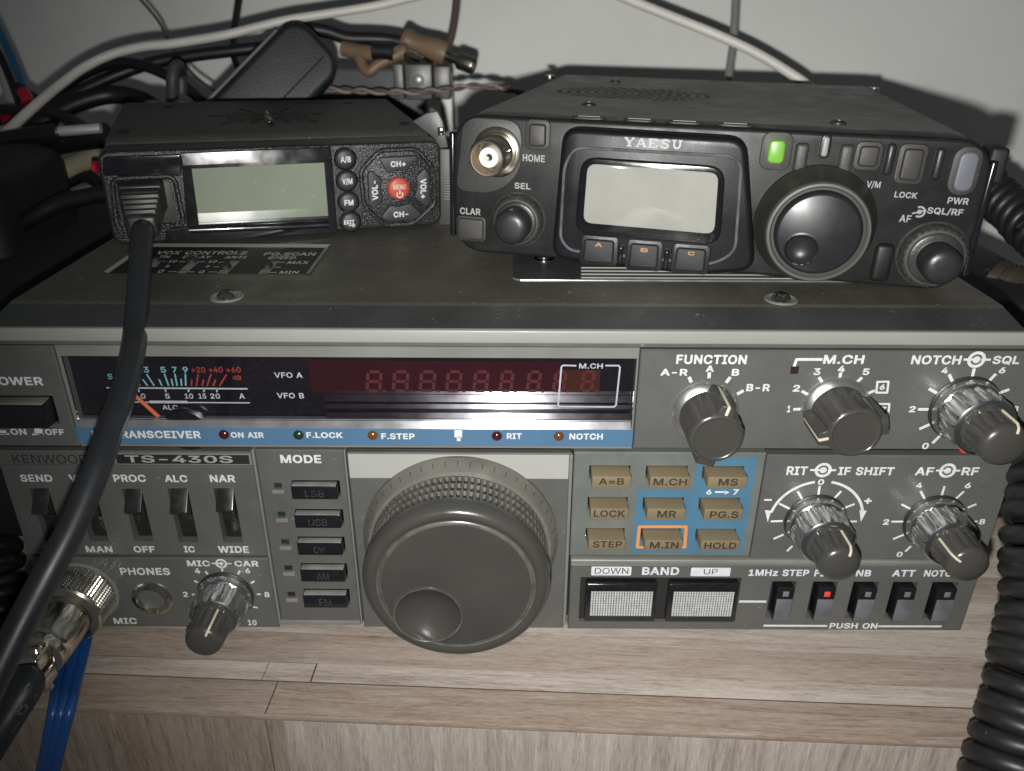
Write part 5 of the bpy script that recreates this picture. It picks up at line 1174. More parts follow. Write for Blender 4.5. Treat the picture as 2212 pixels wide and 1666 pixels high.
# strap lugs on both sides
for x, s in ((-2.6, 1), (W + .9, 1)):
    MB().box(x, x + 1.7, 2, 8, 4, 34, .6, 3).build('side_lug', BLACKG, PR)
MB().box(W + .8, W + 5.2, 4, 13, 28, 37, 1, 3).build('side_bracket', BLACKM, PR)
for x in (14, W - 14):
    for y in (14, Dd - 20):
        MB().lathe([(4, 0), (4, 3.0), (3.6, 3.3)], n=20, M=Matrix.Translation((x, y, 4.0)) @ Matrix.Rotation(pi / 2, 4, 'X')).build('foot', BLACKM, PR)

# ================================================================ the small mobile set
TEX = pbr('grained_plastic', (.017, .017, .018), .25, var=.15, bump=.75, bscale=1900, rvar=.05)
MCOV = pbr('mobile_cover', (.060, .061, .053), .6, var=.12, vscale=30, bump=.12, bscale=1200, dust=.45, dcol=(.12, .12, .10), dscale=160, specks=.5)
RUB = pbr('rubber_key', (.028, .029, .031), .5, var=.06)
LCDG = pbr('lcd_green', (.165, .195, .140), .5, var=.06, vscale=60, bump=.10, bscale=1500, specks=.5)
MENU = pbr('red_key', (.42, .070, .045), .45, var=.06)
g = MOBI
MO = thing('mobile_radio', 'small black mobile radio with blank green screen and red menu key, on the large set', 'mobile radio', frame=MOBI)
w = 100.3
mb = MB()
pr = [(9, 1.0), (9, 24.5), (11, 28.4), (15, 29.6), (84, 30.0), (84, 1.0)]   # y, z side profile
n = len(pr)
vs = [(x, y, z) for x in (.6, w - .6) for y, z in pr]
bm = bmesh.new(); bv = [bm.verts.new(v) for v in vs]
for k in range(n):
    bm.faces.new((bv[k], bv[(k + 1) % n], bv[n + (k + 1) % n], bv[n + k]))
bm.faces.new(bv[:n]); bm.faces.new(bv[n:]); bmesh.ops.recalc_face_normals(bm, faces=list(bm.faces))
bmesh.ops.bevel(bm, geom=list(bm.edges), offset=1.3, segments=3, profile=.5, affect='EDGES', clamp_overlap=True)
mb.addbm(bm)
for x, y in ((11, 78), (21.5, 78)):
    mb.lathe([(3.0, 0), (3.0, 2)], c=(0, 0), n=20, M=UPM(x, 85.5, 28.2))
mb.build('cover', MCOV, MO, angle=40)
mb = MB()
HB = pbr('hole_black', (.006, .006, .006), .8)
for reg, x, y in (('Y1', 370, 442), ('Y1', 820, 195), ('Y2', 1180, 358), ('Y2', 612, 155)):
    q = g.top(reg, x, y, 30)
    MB().add([(q[0] + 1.9 * cos(a), q[1] + 1.9 * sin(a), 30.08) for a in [2 * pi * k / 16 for k in range(16)]], [tuple(range(16))]).build('screw_hole', HB, MO, flat=True)
gc = g.top('Y1', 1840, 290, 30)
for k in range(14):       # sunburst of slits over the loudspeaker
    a = 2 * pi * (k + .5) / 14
    for r0, r1 in ((3.2, 8.0), (9.2, 14.2), (15.4, 20.0)):
        if r0 > 15 and k % 2:
            continue
        t = Vector((cos(a), sin(a))); nrm = Vector((-t.y, t.x)); wd = .42 + r0 * .015
        P_ = [Vector(gc) + t * r0 - nrm * wd, Vector(gc) + t * r1 - nrm * wd * 1.3, Vector(gc) + t * r1 + nrm * wd * 1.3, Vector(gc) + t * r0 + nrm * wd]
        mb.quad([(q.x, q.y, 30.08) for q in P_])
mb.build('speaker_slits', HB, MO, flat=True)
mb = MB().box(gc[0] - 1.1, gc[0] + 1.1, gc[1] - 12, gc[1] + 12, 29.9, 30.2, .1)
for dy in (-8, -4.5, 4.5, 8):
    mb.lathe([(.5, 0), (.4, .4), (.05, .5)], n=10, M=UPM(gc[0], gc[1] + dy, 30.2), mat=1)
mb.build('speaker_bar', [BLACKG, NICKEL], MO)
MB().prism(rrect(-.6, w + .6, .5, 28.2, 3.2, 5), 0, 10, .9, 3).build('front_bezel', TEX, MO, angle=40)
q1 = [g.on('Y1', *q, .7) for q in ((150, 705), (960, 680), (960, 905), (860, 895), (150, 905))]
MB().prism(roundpoly(q1, 1.2), -.7, 1, .35, 3).build('gloss_band', BLACKG, MO, angle=45)
q2 = [g.on('Y1', 955, 690, .8), g.on('Y2', 437, 628, .8), g.on('Y2', 500, 1485, .8), g.on('Y1', 780, 1585, .8), g.on('Y1', 800, 1450, .8), g.on('Y1', 1010, 1420, .8)]
win = MB().prism(roundpoly(q2, .8), -.8, 1, .3, 3).build('display_window', BLACKG, MO, angle=45)
q3_ = [g.on('Y1', 1060, 828, .9), g.on('Y2', 362, 765, .9), g.on('Y2', 405, 1312, .9), g.on('Y1', 1135, 1375, .9)]
MB().quad([(x, -.86, z) for x, z in q3_]).build('display_screen', LCDG, win, flat=True)
a, b = g.on('Y1', 1130, 1392, 1.2), g.on('Y2', 405, 1325, 1.2)
MB().tube([(a[0], -1.0, a[1]), (b[0], -1.0, b[1])], .5, n=12, k=0).tube([(a[0] - 3, -.9, a[1] - 1.8), (b[0], -.9, b[1] - 2.4)], 1.1, n=16, k=0).build('window_lip', BLACKG, win)
a, b = g.on('Y1', 965, 735, 1.0), g.on('Y2', 432, 670, 1.0)
MB().add([(a[0], -1.35, a[1] - 1.6), (b[0], -1.35, b[1] - 1.6), (b[0], -.9, b[1] + 1.7), (a[0], -.9, a[1] + 1.7), (a[0], -.3, a[1] - 1.8), (b[0], -.3, b[1] - 1.8), (a[0], -.3, a[1] + 1.9), (b[0], -.3, b[1] + 1.9)], [(0, 1, 2, 3), (0, 4, 5, 1), (3, 2, 7, 6), (0, 3, 6, 4), (1, 5, 7, 2)]).build('window_brow', pbr('worn_gloss', (.014, .014, .016), .13, var=.3, rvar=.06, dust=.2, dcol=(.14, .14, .14), dscale=500), win, flat=True)
a, b = g.on('Y1', 1130, 1345, 1.2), g.on('Y2', 403, 1285, 1.2)
zc = (a[1] + b[1]) / 2
MB().quad([(a[0], -2.0, a[1] - 1.4), (b[0], -2.0, b[1] - 1.4), (b[0], -1.35, b[1] + 1.9), (a[0], -1.35, a[1] + 1.9)]).quad([(a[0], -2.0, a[1] - 1.4), (b[0], -2.0, b[1] - 1.4), (b[0], -.9, b[1] - 1.9), (a[0], -.9, a[1] - 1.9)]).build('window_lens', pane('clear_lens_edge', (.93, .95, .93), rough=.13), win, flat=True)
q4 = [g.on('Y1', *q, .7) for q in ((1065, 795), (1030, 800), (1060, 1370), (1120, 1390))]
# keys
for st, cx, cy, fs2 in (('A/B', 577, 727, (530, 636, 700, 770)), ('V/M', 595, 950, (548, 652, 925, 995)), ('FM', 612, 1167, (570, 662, 1145, 1202)), ('EXIT', 632, 1368, (566, 672, 1352, 1395))):
    c = g.on('Y2', cx, cy, .5)
    k = MB().lathe([(3.1, -.5), (3.1, .5), (2.9, 1.0), (2.3, 1.3), (.05, 1.45)], c=c, n=40)
    k.label(g, 'Y2', st, *fs2, 1.52, 1, .03)
    if st == 'EXIT':
        k.ring(g.on('Y2', 662, 1405, 1.5), .25, .55, 1.52, mat=1, n=14); k.stroke(g, 'Y2', [(615, 1408), (650, 1405)], .3, 1.52, 1)
    k.build('round_key', [RUB, INK], MO, angle=60)
    MB().lathe([(3.6, -.2), (3.6, .3), (3.35, .4), (3.15, .1)], c=c, n=40, cap=False).build('key_collar', BLACKG, MO)
oc = g.on('Y2', 1128, 1022, .5)
octo = [g.on('Y2', *q, .5) for q in ((925, 640), (1300, 622), (1475, 815), (1500, 1190), (1270, 1395), (985, 1405), (770, 1200), (735, 850))]
octi = [((x - oc[0]) * .93 + oc[0], (z - oc[1]) * .93 + oc[1]) for x, z in octo]
MB().tube([(x, -.35, z) for x, z in roundpoly(octo, 2.0)], .75, n=10, k=0, closed=True).build('pad_rim', TEX, MO)
MB().prism(roundpoly(octi, 2.0), -.15, .6, .1).build('pad_floor', TEX, MO)
P2 = lambda *q: g.on('Y2', *q, 1.0)
pads = {'CH+': ([(908, 712), (1310, 692), (1325, 735), (1200, 855), (1125, 838), (1015, 880)], (1042, 1196, 748, 808), 0),
        'VOL-': ([(845, 842), (960, 940), (935, 1050), (970, 1140), (875, 1255), (820, 1190), (805, 880)], (848, 912, 950, 1150), 90),
        'VOL+': ([(1395, 815), (1440, 880), (1452, 1170), (1405, 1220), (1280, 1120), (1315, 1020), (1300, 910)], (1345, 1408, 930, 1130), -90),
        'CH-': ([(1040, 1195), (1130, 1212), (1240, 1175), (1365, 1290), (1290, 1350), (990, 1362), (945, 1318)], (1072, 1222, 1262, 1322), 0)}
for st, (pl, tb_, rot) in pads.items():
    k = MB().prism(roundpoly([P2(*q) for q in pl], 1.0), -1.3, .5, .45, 3)
    k.label(g, 'Y2', st, *tb_, 1.4, 1, .03, rot)
    k.build('pad_key', [RUB, INK], MO, angle=45)
c = g.on('Y2', 1124, 1027, 1)
k = MB().lathe([(3.6, -.2), (3.6, 1.0), (3.4, 1.5), (2.6, 1.8), (.05, 1.9)], c=c, n=48)
k.label(g, 'Y2', 'MENU', 1070, 1192, 988, 1040, 2.0, 1, .02)
cc = g.on('Y2', 1136, 1090, 1.9); k.ring(cc, .75, 1.15, 2.0, 40, 320, mat=1); k.quad([(cc[0] - .2, -2.0, cc[1]), (cc[0] + .2, -2.0, cc[1]), (cc[0] + .2, -2.0, cc[1] + 1.5), (cc[0] - .2, -2.0, cc[1] + 1.5)], 1)
k.build('menu_key', [MENU, pbr('pale_ink', (.68, .50, .42), .5)], MO, angle=60)
# microphone socket frame
a, b = g.on('Y1', 245, 1435, .5), g.on('Y1', 960, 915, .5)
fr = [g.on('Y1', *q, .5) for q in ((245, 935), (880, 905), (985, 1400), (300, 1440))]
MB().tube([(x, -.3, z) for x, z in roundpoly(fr, 2.2)], .8, n=10, k=0, closed=True).build('socket_frame', TEX, MO)
fi = [g.on('Y1', *q, .3) for q in ((290, 985), (840, 950), (930, 1370), (345, 1400))]
MB().prism(roundpoly(fi, 1.5), -.25, .5, .1).build('socket_face', DIRTY, MO)

# microphone cord plugged into the mobile set
CORD = pbr('black_cord', (.018, .020, .023), .42, var=.12, vscale=80, bump=.05, bscale=900, dust=.12, dcol=(.08, .08, .08), rvar=.06)
BOOT = pbr('plug_boot', (.017, .017, .016), .42, var=.2, dust=.3, dcol=(.13, .125, .105), dscale=260)
MC = thing('microphone_cable', 'black cable with ribbed square plug, hanging from the small mobile radio past the panel', 'cable', frame=MOBI)
pc = g.on('Y1', 555, 1120, 3)
mb = MB().box(pc[0] - 6.4, pc[0] + 6.4, -5.5, 1, pc[1] - 4.6, pc[1] + 4.6, .8, 3, taper=(.4, .4))
mb.box(pc[0] - 5.8, pc[0] + 5.8, -8, -5, pc[1] - 5.2, pc[1] + 3.6, 1.0, 3, taper=(.5, .5))
for k in range(4):
    y = -8.4 - k * 1.9
    mb.box(pc[0] - 5.4 + k * .35, pc[0] + 5.4 - k * .35, y - 1.0, y + .35, pc[1] - 5.4 - k * .9, pc[1] + 2.6 - k * 1.0, .6, 3)
mb.box(pc[0] - 4.4, pc[0] + 4.4, -17, -8, pc[1] - 8.6, pc[1] - 1.6, 1.5, 3)
mb.build('plug', BOOT, MC, angle=45)
zs = [(308, 500, 221), (303, 560, 213), (297, 660, 203), (287, 760, 192), (266, 850, 183), (238, 930, 176), (206, 1020, 170), (160, 1130, 165), (108, 1230, 161), (55, 1330, 158), (5, 1430, 155), (-45, 1530, 152), (-100, 1640, 150)]
pts = [MOBI.inv @ q for q in run_on([far(*q) for q in zs], 120)]
pts = [Vector((pc[0], -12, pc[1] - 4.2)), Vector((pc[0] + .3, -17, pc[1] - 7))] + pts
MB().tube(pts, 2.85, n=20, k=8).build('cord', CORD, MC, angle=80)

# ================================================================ metal microphone plug on the panel, with its cable
MP = thing('microphone_plug', 'shiny metal microphone plug with knurled ring and thick lettered cable, screwed into the panel corner', 'plug', at=(-122.5, 0, 13.6))
mb = MB()
n = 120; vs = []; fs = []
ds = [0.2, .6] + [1.2 + .45 * k for k in range(18)] + [9.6, 10.2]
for kk, d in enumerate(ds):
    for i in range(n):
        a = 2 * pi * i / n
        kn = 1 < kk < len(ds) - 2
        r = 9.6 - (.0 if not kn else .42 * (.5 + .5 * cos(pi * ((i + kk * 2) % 4 - 2) / 2)) * (.5 + .5 * cos(pi * ((i - kk * 2) % 4 - 2) / 2))) - (.5 if kk in (0, len(ds) - 1) else 0)
        vs.append((r * sin(a), -d, r * cos(a)))
for k in range(len(ds) - 1):
    for i in range(n):
        fs.append((k * n + i, k * n + (i + 1) % n, (k + 1) * n + (i + 1) % n, (k + 1) * n + i))
mb.add(vs, fs); mb.lathe([(9.1, 10.2), (7.6, 10.7), (7.0, 10.4)], n=48)
mb.build('knurled_ring', NICKEL, MP, flat=True)
MB().lathe([(10.4, -.1), (10.4, .25), (9.6, .4)], n=56).build('socket_rim', RIM, MP)
MB().lathe([(7.1, 10.2), (7.2, 11.0), (7.1, 21.5), (6.7, 23), (6.4, 23.5), (5.2, 23.7)], n=56).build('barrel', NICKEL, MP, angle=35)
mb = MB().lathe([(6.9, 23.2), (7.0, 23.8), (6.8, 25.6), (6.0, 26.2), (4.8, 26.4)], n=40)
mb.box(-5.2, 5.2, -32.5, -26, 1.0, 5.6, 1.0, 3).box(-5.2, 5.2, -32.5, -26, -5.6, -1.0, 1.0, 3)
for x in (-3.6, 3.6):
    mb.lathe([(1.5, 0), (1.5, .8), (1.0, 1.5), (.1, 1.7)], n=20, M=Matrix.Translation((x, -29.4, 5.5)) @ Matrix.Rotation(-pi / 2, 4, 'X'))
    mb.lathe([(1.3, 0), (1.3, 1.4), (.1, 1.6)], n=6, M=Matrix.Translation((x, -29.4, -5.5)) @ Matrix.Rotation(pi / 2, 4, 'X'))
mb.build('cord_clamp', NICKEL, MP, angle=35)
o = Vector((-122.5, 0, 13.6))
e = o + Vector((0, -41, 0))
zp = [(62, 1478, 198), (22, 1545, 194), (-28, 1625, 191), (-85, 1715, 188)]
pts = [Vector((0, -25, 0)), Vector((-1, -32, -.8))] + [q - o for q in run_on([far(*q) for q in zp], 110)]
cb = MB().tube(pts, 3.7, n=24, k=8).build('cable', CORD, MP, angle=80)
# printed characters lying on the cable's upper side
mb = MB()
P = smooth(pts, 24)


def along(q):
    best = min(range(len(P) - 1), key=lambda i: (lambda v: (v - q).length)(P[i]))
    return best


for st, px, py, hgt in (('L', 25, 1563, 2.4), ('8', 46, 1527, 2.4), ('7', 67, 1498, 2.4)):
    best = None
    for i in range(1, len(P) - 1):
        v = P[i] + o - CAM; zf = v.dot(FW); u = 1106 + FPX * v.dot(RT) / zf; w_ = 833 - FPX * v.dot(UP) / zf
        dd = (u - px) ** 2 + (w_ - py) ** 2
        if best is None or dd < best[0]:
            best = (dd, i)
    i = best[1]; t = (P[i - 1] - P[i + 1]).normalized()       # reading direction, up the cable
    out = (CAM - (P[i] + o)); out = (out - t * out.dot(t)).normalized(); side = out.cross(t)
    vs, fs_ = glyphs(st, .0)
    a0, a1 = min(v[0] for v in vs), max(v[0] for v in vs); b0, b1 = min(v[1] for v in vs), max(v[1] for v in vs)
    Rr = 3.73; vv = []
    for u, w_, _l in vs:
        uu = ((u - a0) / (a1 - a0) - .5) * 2.6; ww = ((w_ - b0) / (b1 - b0) - .5) * 3.4 - 1.2
        ang = ww / Rr
        vv.append(P[i] + t * uu + out * Rr * cos(ang) + side * Rr * sin(ang))
    mb.add(vv, fs_)
mb.build('lettering', pbr('worn_ink', (.075, .08, .08), .6, var=.5, vscale=900), cb, flat=True)


# ================================================================ coiled cords
def coil(name, label, path, R, r, pitch, mat, lead_in=None, lead_out=None, cat='coiled cord', n=11):
    C = smooth([Vector(q) for q in path], 30)
    ln = [0]
    for a, b in zip(C, C[1:]):
        ln.append(ln[-1] + (b - a).length)
    pts = []; step = pitch / 18; s = 0; j = 0
    T0 = (C[1] - C[0]).normalized(); nrm = T0.orthogonal().normalized()
    while s < ln[-1] - 1e-6:
        while ln[j + 1] < s:
            j += 1
        t = (s - ln[j]) / (ln[j + 1] - ln[j]); c = C[j].lerp(C[j + 1], t); T = (C[j + 1] - C[j]).normalized()
        nrm = (nrm - T * nrm.dot(T)).normalized(); bn = T.cross(nrm)
        a = 2 * pi * (s / pitch + .16 * sin(s * .33) + .09 * sin(s * .81 + 1))
        pts.append(c + (nrm * cos(a) + bn * sin(a)) * (R + .25 * sin(s * .23))); s += step
    b0 = pts[0].copy()
    base = Vector((sum(q.x for q in pts) / len(pts), sum(q.y for q in pts) / len(pts), min(q.z for q in pts) - r))
    mb = MB().tube([q - base for q in (list(lead_in or []) + pts + list(lead_out or []))], r, n=n, k=0)
    ob = mb.build(name, mat, None, angle=80); ob.location = base * MM
    return tag(ob, label, cat)


COIL = pbr('coil_rubber', (.013, .013, .0135), .44, var=.2, rvar=.08, bump=.08, dust=.25, dcol=(.05, .05, .046), specks=.15)
coil('coiled_cord', 'thick black coiled cord hanging in front of the panel at the right edge', [far(2350, 930, 206), far(2296, 1010, 204), far(2277, 1123, 202), far(2267, 1300, 200), far(2245, 1449, 198), far(2214, 1570, 197), far(2188, 1680, 196), far(2168, 1760, 195), far(2140, 1900, 196), far(2120, 2060, 200)],
     9.2, 2.5, 4.7, COIL)
coil('coiled_cord', 'dim black coiled cord in the dark beside the left end of the large set', [far(-25, 1190, 262), far(-14, 1270, 258), far(-4, 1350, 255), far(-20, 1430, 252), far(-60, 1520, 250)], 8.0, 1.9, 4.6, COIL)
coil('coiled_cord', 'black coiled cord against the grey wall behind the power key of the portable set', [far(2108, 385, 330), far(2150, 425, 322), far(2195, 462, 314), far(2240, 505, 306), far(2300, 560, 300)], 7.0, 2.1, 4.6, COIL)


# ================================================================ loose cables and wires
def cable(name, label, pts, r, mat, cat='cable', group=None, n=14, k=8):
    P = run_on(pts, 130)
    base = P[0].copy()
    ob = MB().tube([q - base for q in P], r, n=n, k=k).build(name, mat, None, angle=80); ob.location = base * MM
    return tag(ob, label, cat, group)


WHITE = pbr('white_cable', (.62, .60, .55), .45, var=.06, vscale=40, dust=.1, dcol=(.35, .32, .27))
GREYC = pbr('grey_cable', (.20, .20, .19), .5, var=.08)
BROWNC = pbr('brown_wire', (.085, .062, .055), .5, var=.1)
BLUEC = pbr('blue_cable', (.014, .075, .26), .32, var=.06, rvar=.06)
BLUED = pbr('dull_blue_cable', (.02, .12, .22), .4, var=.1)
BLKC = pbr('black_cable', (.007, .007, .0075), .45, var=.15, dust=.15, dcol=(.06, .06, .055))

ZW = 365
cable('white_cable', 'white cable arching across the wall above the small mobile radio',
      [far(-60, 348, 315), far(-10, 305, 325), far(25, 275, 335), far(82, 223, 345), far(129, 184, 355), far(180, 147, 362), far(240, 118, 366), far(309, 101, 368), far(377, 94, 370), far(485, 76, 372), far(554, 59, 374), far(622, 43, 376), far(700, 31, 378), far(811, 13, 380), far(900, -8, 382)], 2.05, WHITE)
cable('white_cable', 'white cable dropping behind the portable transceiver from the top of the wall',
      [far(1300, -25, 400), far(1380, 8, 398), far(1460, 40, 396), far(1540, 72, 394), far(1620, 108, 392), far(1690, 148, 390), far(1750, 190, 388), far(1790, 240, 385)], 2.35, WHITE)
cable('grey_cable', 'grey cable hanging straight down the wall behind the portable transceiver', [far(1590, -30, 420), far(1587, 40, 419), far(1583, 100, 418), far(1576, 150, 416), far(1570, 215, 412)], 2.1, GREYC)
cable('brown_wire', 'brown wire curving down the wall to the tan wrapped plugs', [far(988, -20, 405), far(982, 40, 402), far(972, 90, 399), far(955, 125, 396), far(930, 150, 393), far(905, 163, 390)], 2.0, BROWNC, cat='wire')
cable('thin_wire', 'thin reddish brown wire trailing down the wall from the top', [far(290, -15, 420), far(320, 18, 420), far(345, 50, 419), far(360, 80, 417), far(385, 120, 412), far(415, 158, 405), far(440, 180, 400), far(470, 200, 395)], .75, BROWNC, cat='wire')
cable('black_wire', 'thin black wire hanging straight down behind the white cable', [far(518, -15, 400), far(510, 40, 399), far(505, 85, 398), far(504, 115, 397), far(512, 140, 396), far(525, 158, 394)], 1.75, BLKC, cat='wire')
cable('black_cable', 'thick black cable running under the white cable to the hand microphone', [far(60, 270, 370), far(115, 232, 375), far(180, 195, 380), far(250, 163, 385), far(330, 136, 388), far(420, 120, 390), far(520, 108, 392), far(610, 98, 395), far(680, 92, 398)], 2.9, BLKC)
cable('black_cable', 'black cable bowed over the back of the mobile radio', [far(120, 200, 385), far(180, 160, 382), far(240, 138, 380), far(300, 140, 378), far(355, 160, 376), far(400, 188, 374), far(440, 222, 372)], 2.6, BLKC)
cable('black_cable', 'short black cable loop standing up behind the mobile radio', [far(372, 240, 345), far(372, 195, 345), far(374, 155, 344), far(384, 142, 346), far(391, 158, 356), far(392, 200, 360)], 2.6, pbr('dusty_black_cable', (.04, .042, .044), .5, dust=.4, dcol=(.12, .12, .11)))
cable('black_cable', 'black cable crossing behind the tan wrapped plugs to the hand microphone', [far(655, 60, 392), far(705, 68, 394), far(750, 82, 396), far(800, 84, 397), far(850, 88, 398), (lambda q: q)(far(900, 102, 398)), far(940, 128, 396)], 3.3, BLKC)
cable('black_cable', 'black cable slanting down into the dark corner left of the mobile radio', [far(-20, 235, 375), far(50, 240, 370), far(110, 245, 362), far(160, 262, 350), far(200, 290, 335)], 2.4, BLKC)
cable('black_cable', 'black cable lying loosely beside the left edge of the cover', [far(-60, 560, 305), far(10, 510, 303), far(70, 470, 300), far(130, 440, 300), far(190, 425, 300), far(240, 420, 300), far(290, 428, 302)], 3.2, BLKC)
cable('blue_cable', 'dull blue cable slanting down the wall in the upper left corner', [far(-25, 20, 400), far(5, 80, 398), far(30, 135, 396), far(52, 190, 392), far(66, 235, 388)], 2.1, BLUED)
cable('blue_cable', 'short stretch of dull blue cable beside the mobile radio', [far(112, 360, 380), far(106, 395, 378), far(101, 425, 376), far(96, 470, 372)], 2.7, pbr('blue_flat', (.01, .09, .26), .5))
cable('white_cable', 'pale flat cable behind the blue one in the upper left corner', [far(-25, 100, 410), far(2, 150, 410), far(18, 190, 408), far(30, 240, 404)], 3.2, pbr('pale_cable', (.40, .40, .36), .6))
cable('black_cable', 'black cable beside the blue one in the upper left corner', [far(-30, 70, 402), far(5, 130, 400), far(30, 190, 397), far(48, 240, 392)], 2.0, BLKC)
for lab, pts, r in (('heavy black cable sagging across the dark corner left of the mobile radio', [far(-60, 332, 345), far(20, 322, 342), far(100, 312, 340), far(170, 300, 338), far(230, 292, 336)], 5.2),
                    ('heavy black cable rising from the dark corner towards the white cable', [far(-30, 420, 350), far(10, 350, 356), far(60, 290, 362), far(120, 245, 368), far(190, 215, 374), far(250, 205, 378), far(310, 218, 378), far(360, 250, 375)], 4.2),
                    ('black cable sloping from the red sleeve down behind the mobile radio', [far(40, 190, 392), far(90, 225, 388), far(150, 262, 384), far(190, 300, 380), far(225, 340, 372)], 3.0),
                    ('black cable hugging the wall below the pale flat cable', [far(-40, 265, 395), far(20, 250, 394), far(80, 228, 392), far(150, 205, 390), far(220, 190, 390)], 3.4),
                    ('thin black cable looping low beside the beige taped joint', [far(60, 380, 358), far(120, 400, 356), far(180, 380, 354), far(215, 400, 350), far(225, 440, 340)], 3.0)):
    cable('black_cable', lab, pts, r, BLKC)
# twisted pair
P = smooth([far(700, 193, 372), far(760, 196, 372), (far(830, 199, 371)), far(900, 199, 371), far(960, 194, 372), far(1020, 186, 374), far(1090, 192, 374), far(1140, 205, 372)], 14)
mbs = [MB(), MB()]
base = P[0]
for k in (0, 1):
    q = []
    for i, c in enumerate(P):
        a = i * .42 + pi * k; q.append(c - base + Vector((0, cos(a), sin(a))) * .85)
    mbs[k].tube(q, .85, n=8, k=0)
t = thing('twisted_wire', 'pair of thin twisted wires, pinkish grey, along the back of the sets', 'wire', at=base)
mbs[0].build('strand', pbr('pink_wire', (.20, .15, .14), .5), t, angle=80); mbs[1].build('strand', pbr('dark_wire', (.09, .07, .065), .5), t, angle=80)

# bright blue cables in front of the desk edge
for lab, xs in (('bright blue cable over the desk edge, rightmost of the three below the metal plug', (200, 193, 181, 168, 152, 137, 118, 96)),
                ('bright blue cable over the desk edge, middle one of the three below the metal plug', (186, 176, 164, 150, 134, 122, 104, 84)),
                ('bright blue cable over the desk edge, leftmost of the three below the metal plug', (158, 148, 137, 126, 116, 106, 91, 70))):
    pts = [on_z(xs[0], 1335, -7.9), on_z(xs[1], 1357, -7.9), on_z(xs[2], 1410, -7.6), on_z(xs[3], 1462, -6.8), on_y(xs[4], 1530, -25.5), on_y(xs[5], 1585, -28.2), on_y(xs[6], 1664, -29.5), on_y(xs[7], 1745, -30.5)]
    cable('blue_cable', lab, pts, 1.5, BLUEC, group='blue cables under the metal plug', n=18)

# ================================================================ things behind the sets
HM = pbr('microphone_shell', (.009, .010, .012), .5, var=.2, bump=.25, bscale=1000, dust=.22, dcol=(.09, .095, .1), dscale=320)
c = far(622, 142, 352)
ex = (RT * .72 - UP * .69).normalized(); ez = (RT * .70 + UP * .71).normalized(); ey = ez.cross(ex)
Rm = Matrix((ex, ey, ez)).transposed().to_4x4()
Rm = Rm @ Matrix.Rotation(radians(20), 4, 'Z')
h = bpy.data.objects.new('hand_microphone', None); COL.objects.link(h); h.matrix_world = Matrix.Translation(c * MM) @ Rm
tag(h, 'black hand microphone with dusty grey edge leaning behind the mobile radio', 'microphone')
mb = MB().prism(rrect(-11.5, 17.5, -60, 17.5, 9.5, 8), -10, 13, 3.0, 4); mb.build('shell', HM, h, angle=40)
MB().box(-13.0, -10.4, -6.0, 6.5, -56, 7, .8).build('side_key', pbr('dusty_grey', (.14, .14, .13), .6, var=.2, dust=.3), h)
MB().tube([(8.5, -10.2, -58), (8.5, -10.2, 13)], .35, n=8, k=0).build('shell_seam', BLACKM, h)

TAPE = pbr('tan_tape', (.160, .108, .066), .5, var=.22, vscale=70, bump=.3, bscale=250)
MB_ = thing('wrapped_plug', 'tan tape wrapped aerial plug with knurled metal nut against the wall', 'plug', at=far(925, 108, 392))
o = far(925, 108, 392)
q = lambda x, y, z: far(x, y, z) - o
mb = MB().tube([q(872, 84, 392), q(890, 92, 392), q(930, 104, 391), q(965, 118, 391)], lambda t: 5.2 + .5 * sin(t * 9), n=16, k=6)
mb.build('tape_wrap', TAPE, MB_)
ax = (q(1022, 143, 388) - q(955, 118, 391)); d = ax.normalized()
Mx = Matrix.Translation(q(962, 120, 391)) @ d.to_track_quat('-Y', 'Z').to_matrix().to_4x4()
MB().lathe([(2.3, 0), (2.3, 6.5), (3.0, 6.6), (3.0, 7.4), (3.9, 7.5), (4.1, 8.2), (4.1, 15), (3.7, 15.6), (2.8, 15.7), (2.7, 14)], n=72, M=Mx, rf=flute(24, .28, 8, 15.2)).build('knurled_nut', pbr('dull_nickel', (.30, .28, .24), .3, metal=1, var=.1), MB_, angle=35)
o2 = far(800, 118, 385)
M2 = thing('wrapped_plug', 'drooping tan wrapped plug with gold tip beside the hand microphone', 'plug', at=o2)
q = lambda x, y, z: far(x, y, z) - o2
MB().tube([q(740, 105, 388), q(775, 112, 387), q(800, 115, 386), q(840, 118, 384), q(880, 112, 383)], 3.6, n=14, k=6).tube([q(775, 122, 386), q(785, 145, 385), q(798, 155, 384), q(820, 138, 383), q(862, 118, 382)], 2.6, n=12, k=6).build('tape_wrap', TAPE, M2)
MB().tube([q(806, 110, 381), q(850, 112, 380)], 4.1, n=16, k=0).build('black_sleeve', BLKC, M2)
d = (q(920, 133, 378) - q(880, 118, 381)).normalized(); Mx = Matrix.Translation(q(878, 119, 381)) @ d.to_track_quat('-Y', 'Z').to_matrix().to_4x4()
MB().lathe([(2.6, 0), (2.9, .6), (2.9, 4.5), (2.2, 5), (2.2, 8.4), (1.6, 8.8)], n=28, M=Mx).build('gold_tip', BRASSY, M2)
o3 = far(905, 172, 385)
B3 = thing('metal_bracket', 'small grey metal bracket with a screw under the tan plug', 'bracket', at=o3)
MB().box(-6.5, 6.5, -3, 8, -9, 7, .8).box(-12, -7.2, -2, 8, -9, 7, .6).box(7.2, 15, -1, 8, -9, 6, .6).build('body', pbr('bracket_metal', (.10, .10, .095), .45, metal=.5, var=.3, vscale=150), B3)
MB().lathe([(2.7, 3), (2.6, 3.8), (1.6, 4.4), (.1, 4.5)], n=24).build('screw', pbr('screw_grey', (.30, .30, .30), .4, metal=.6), B3)


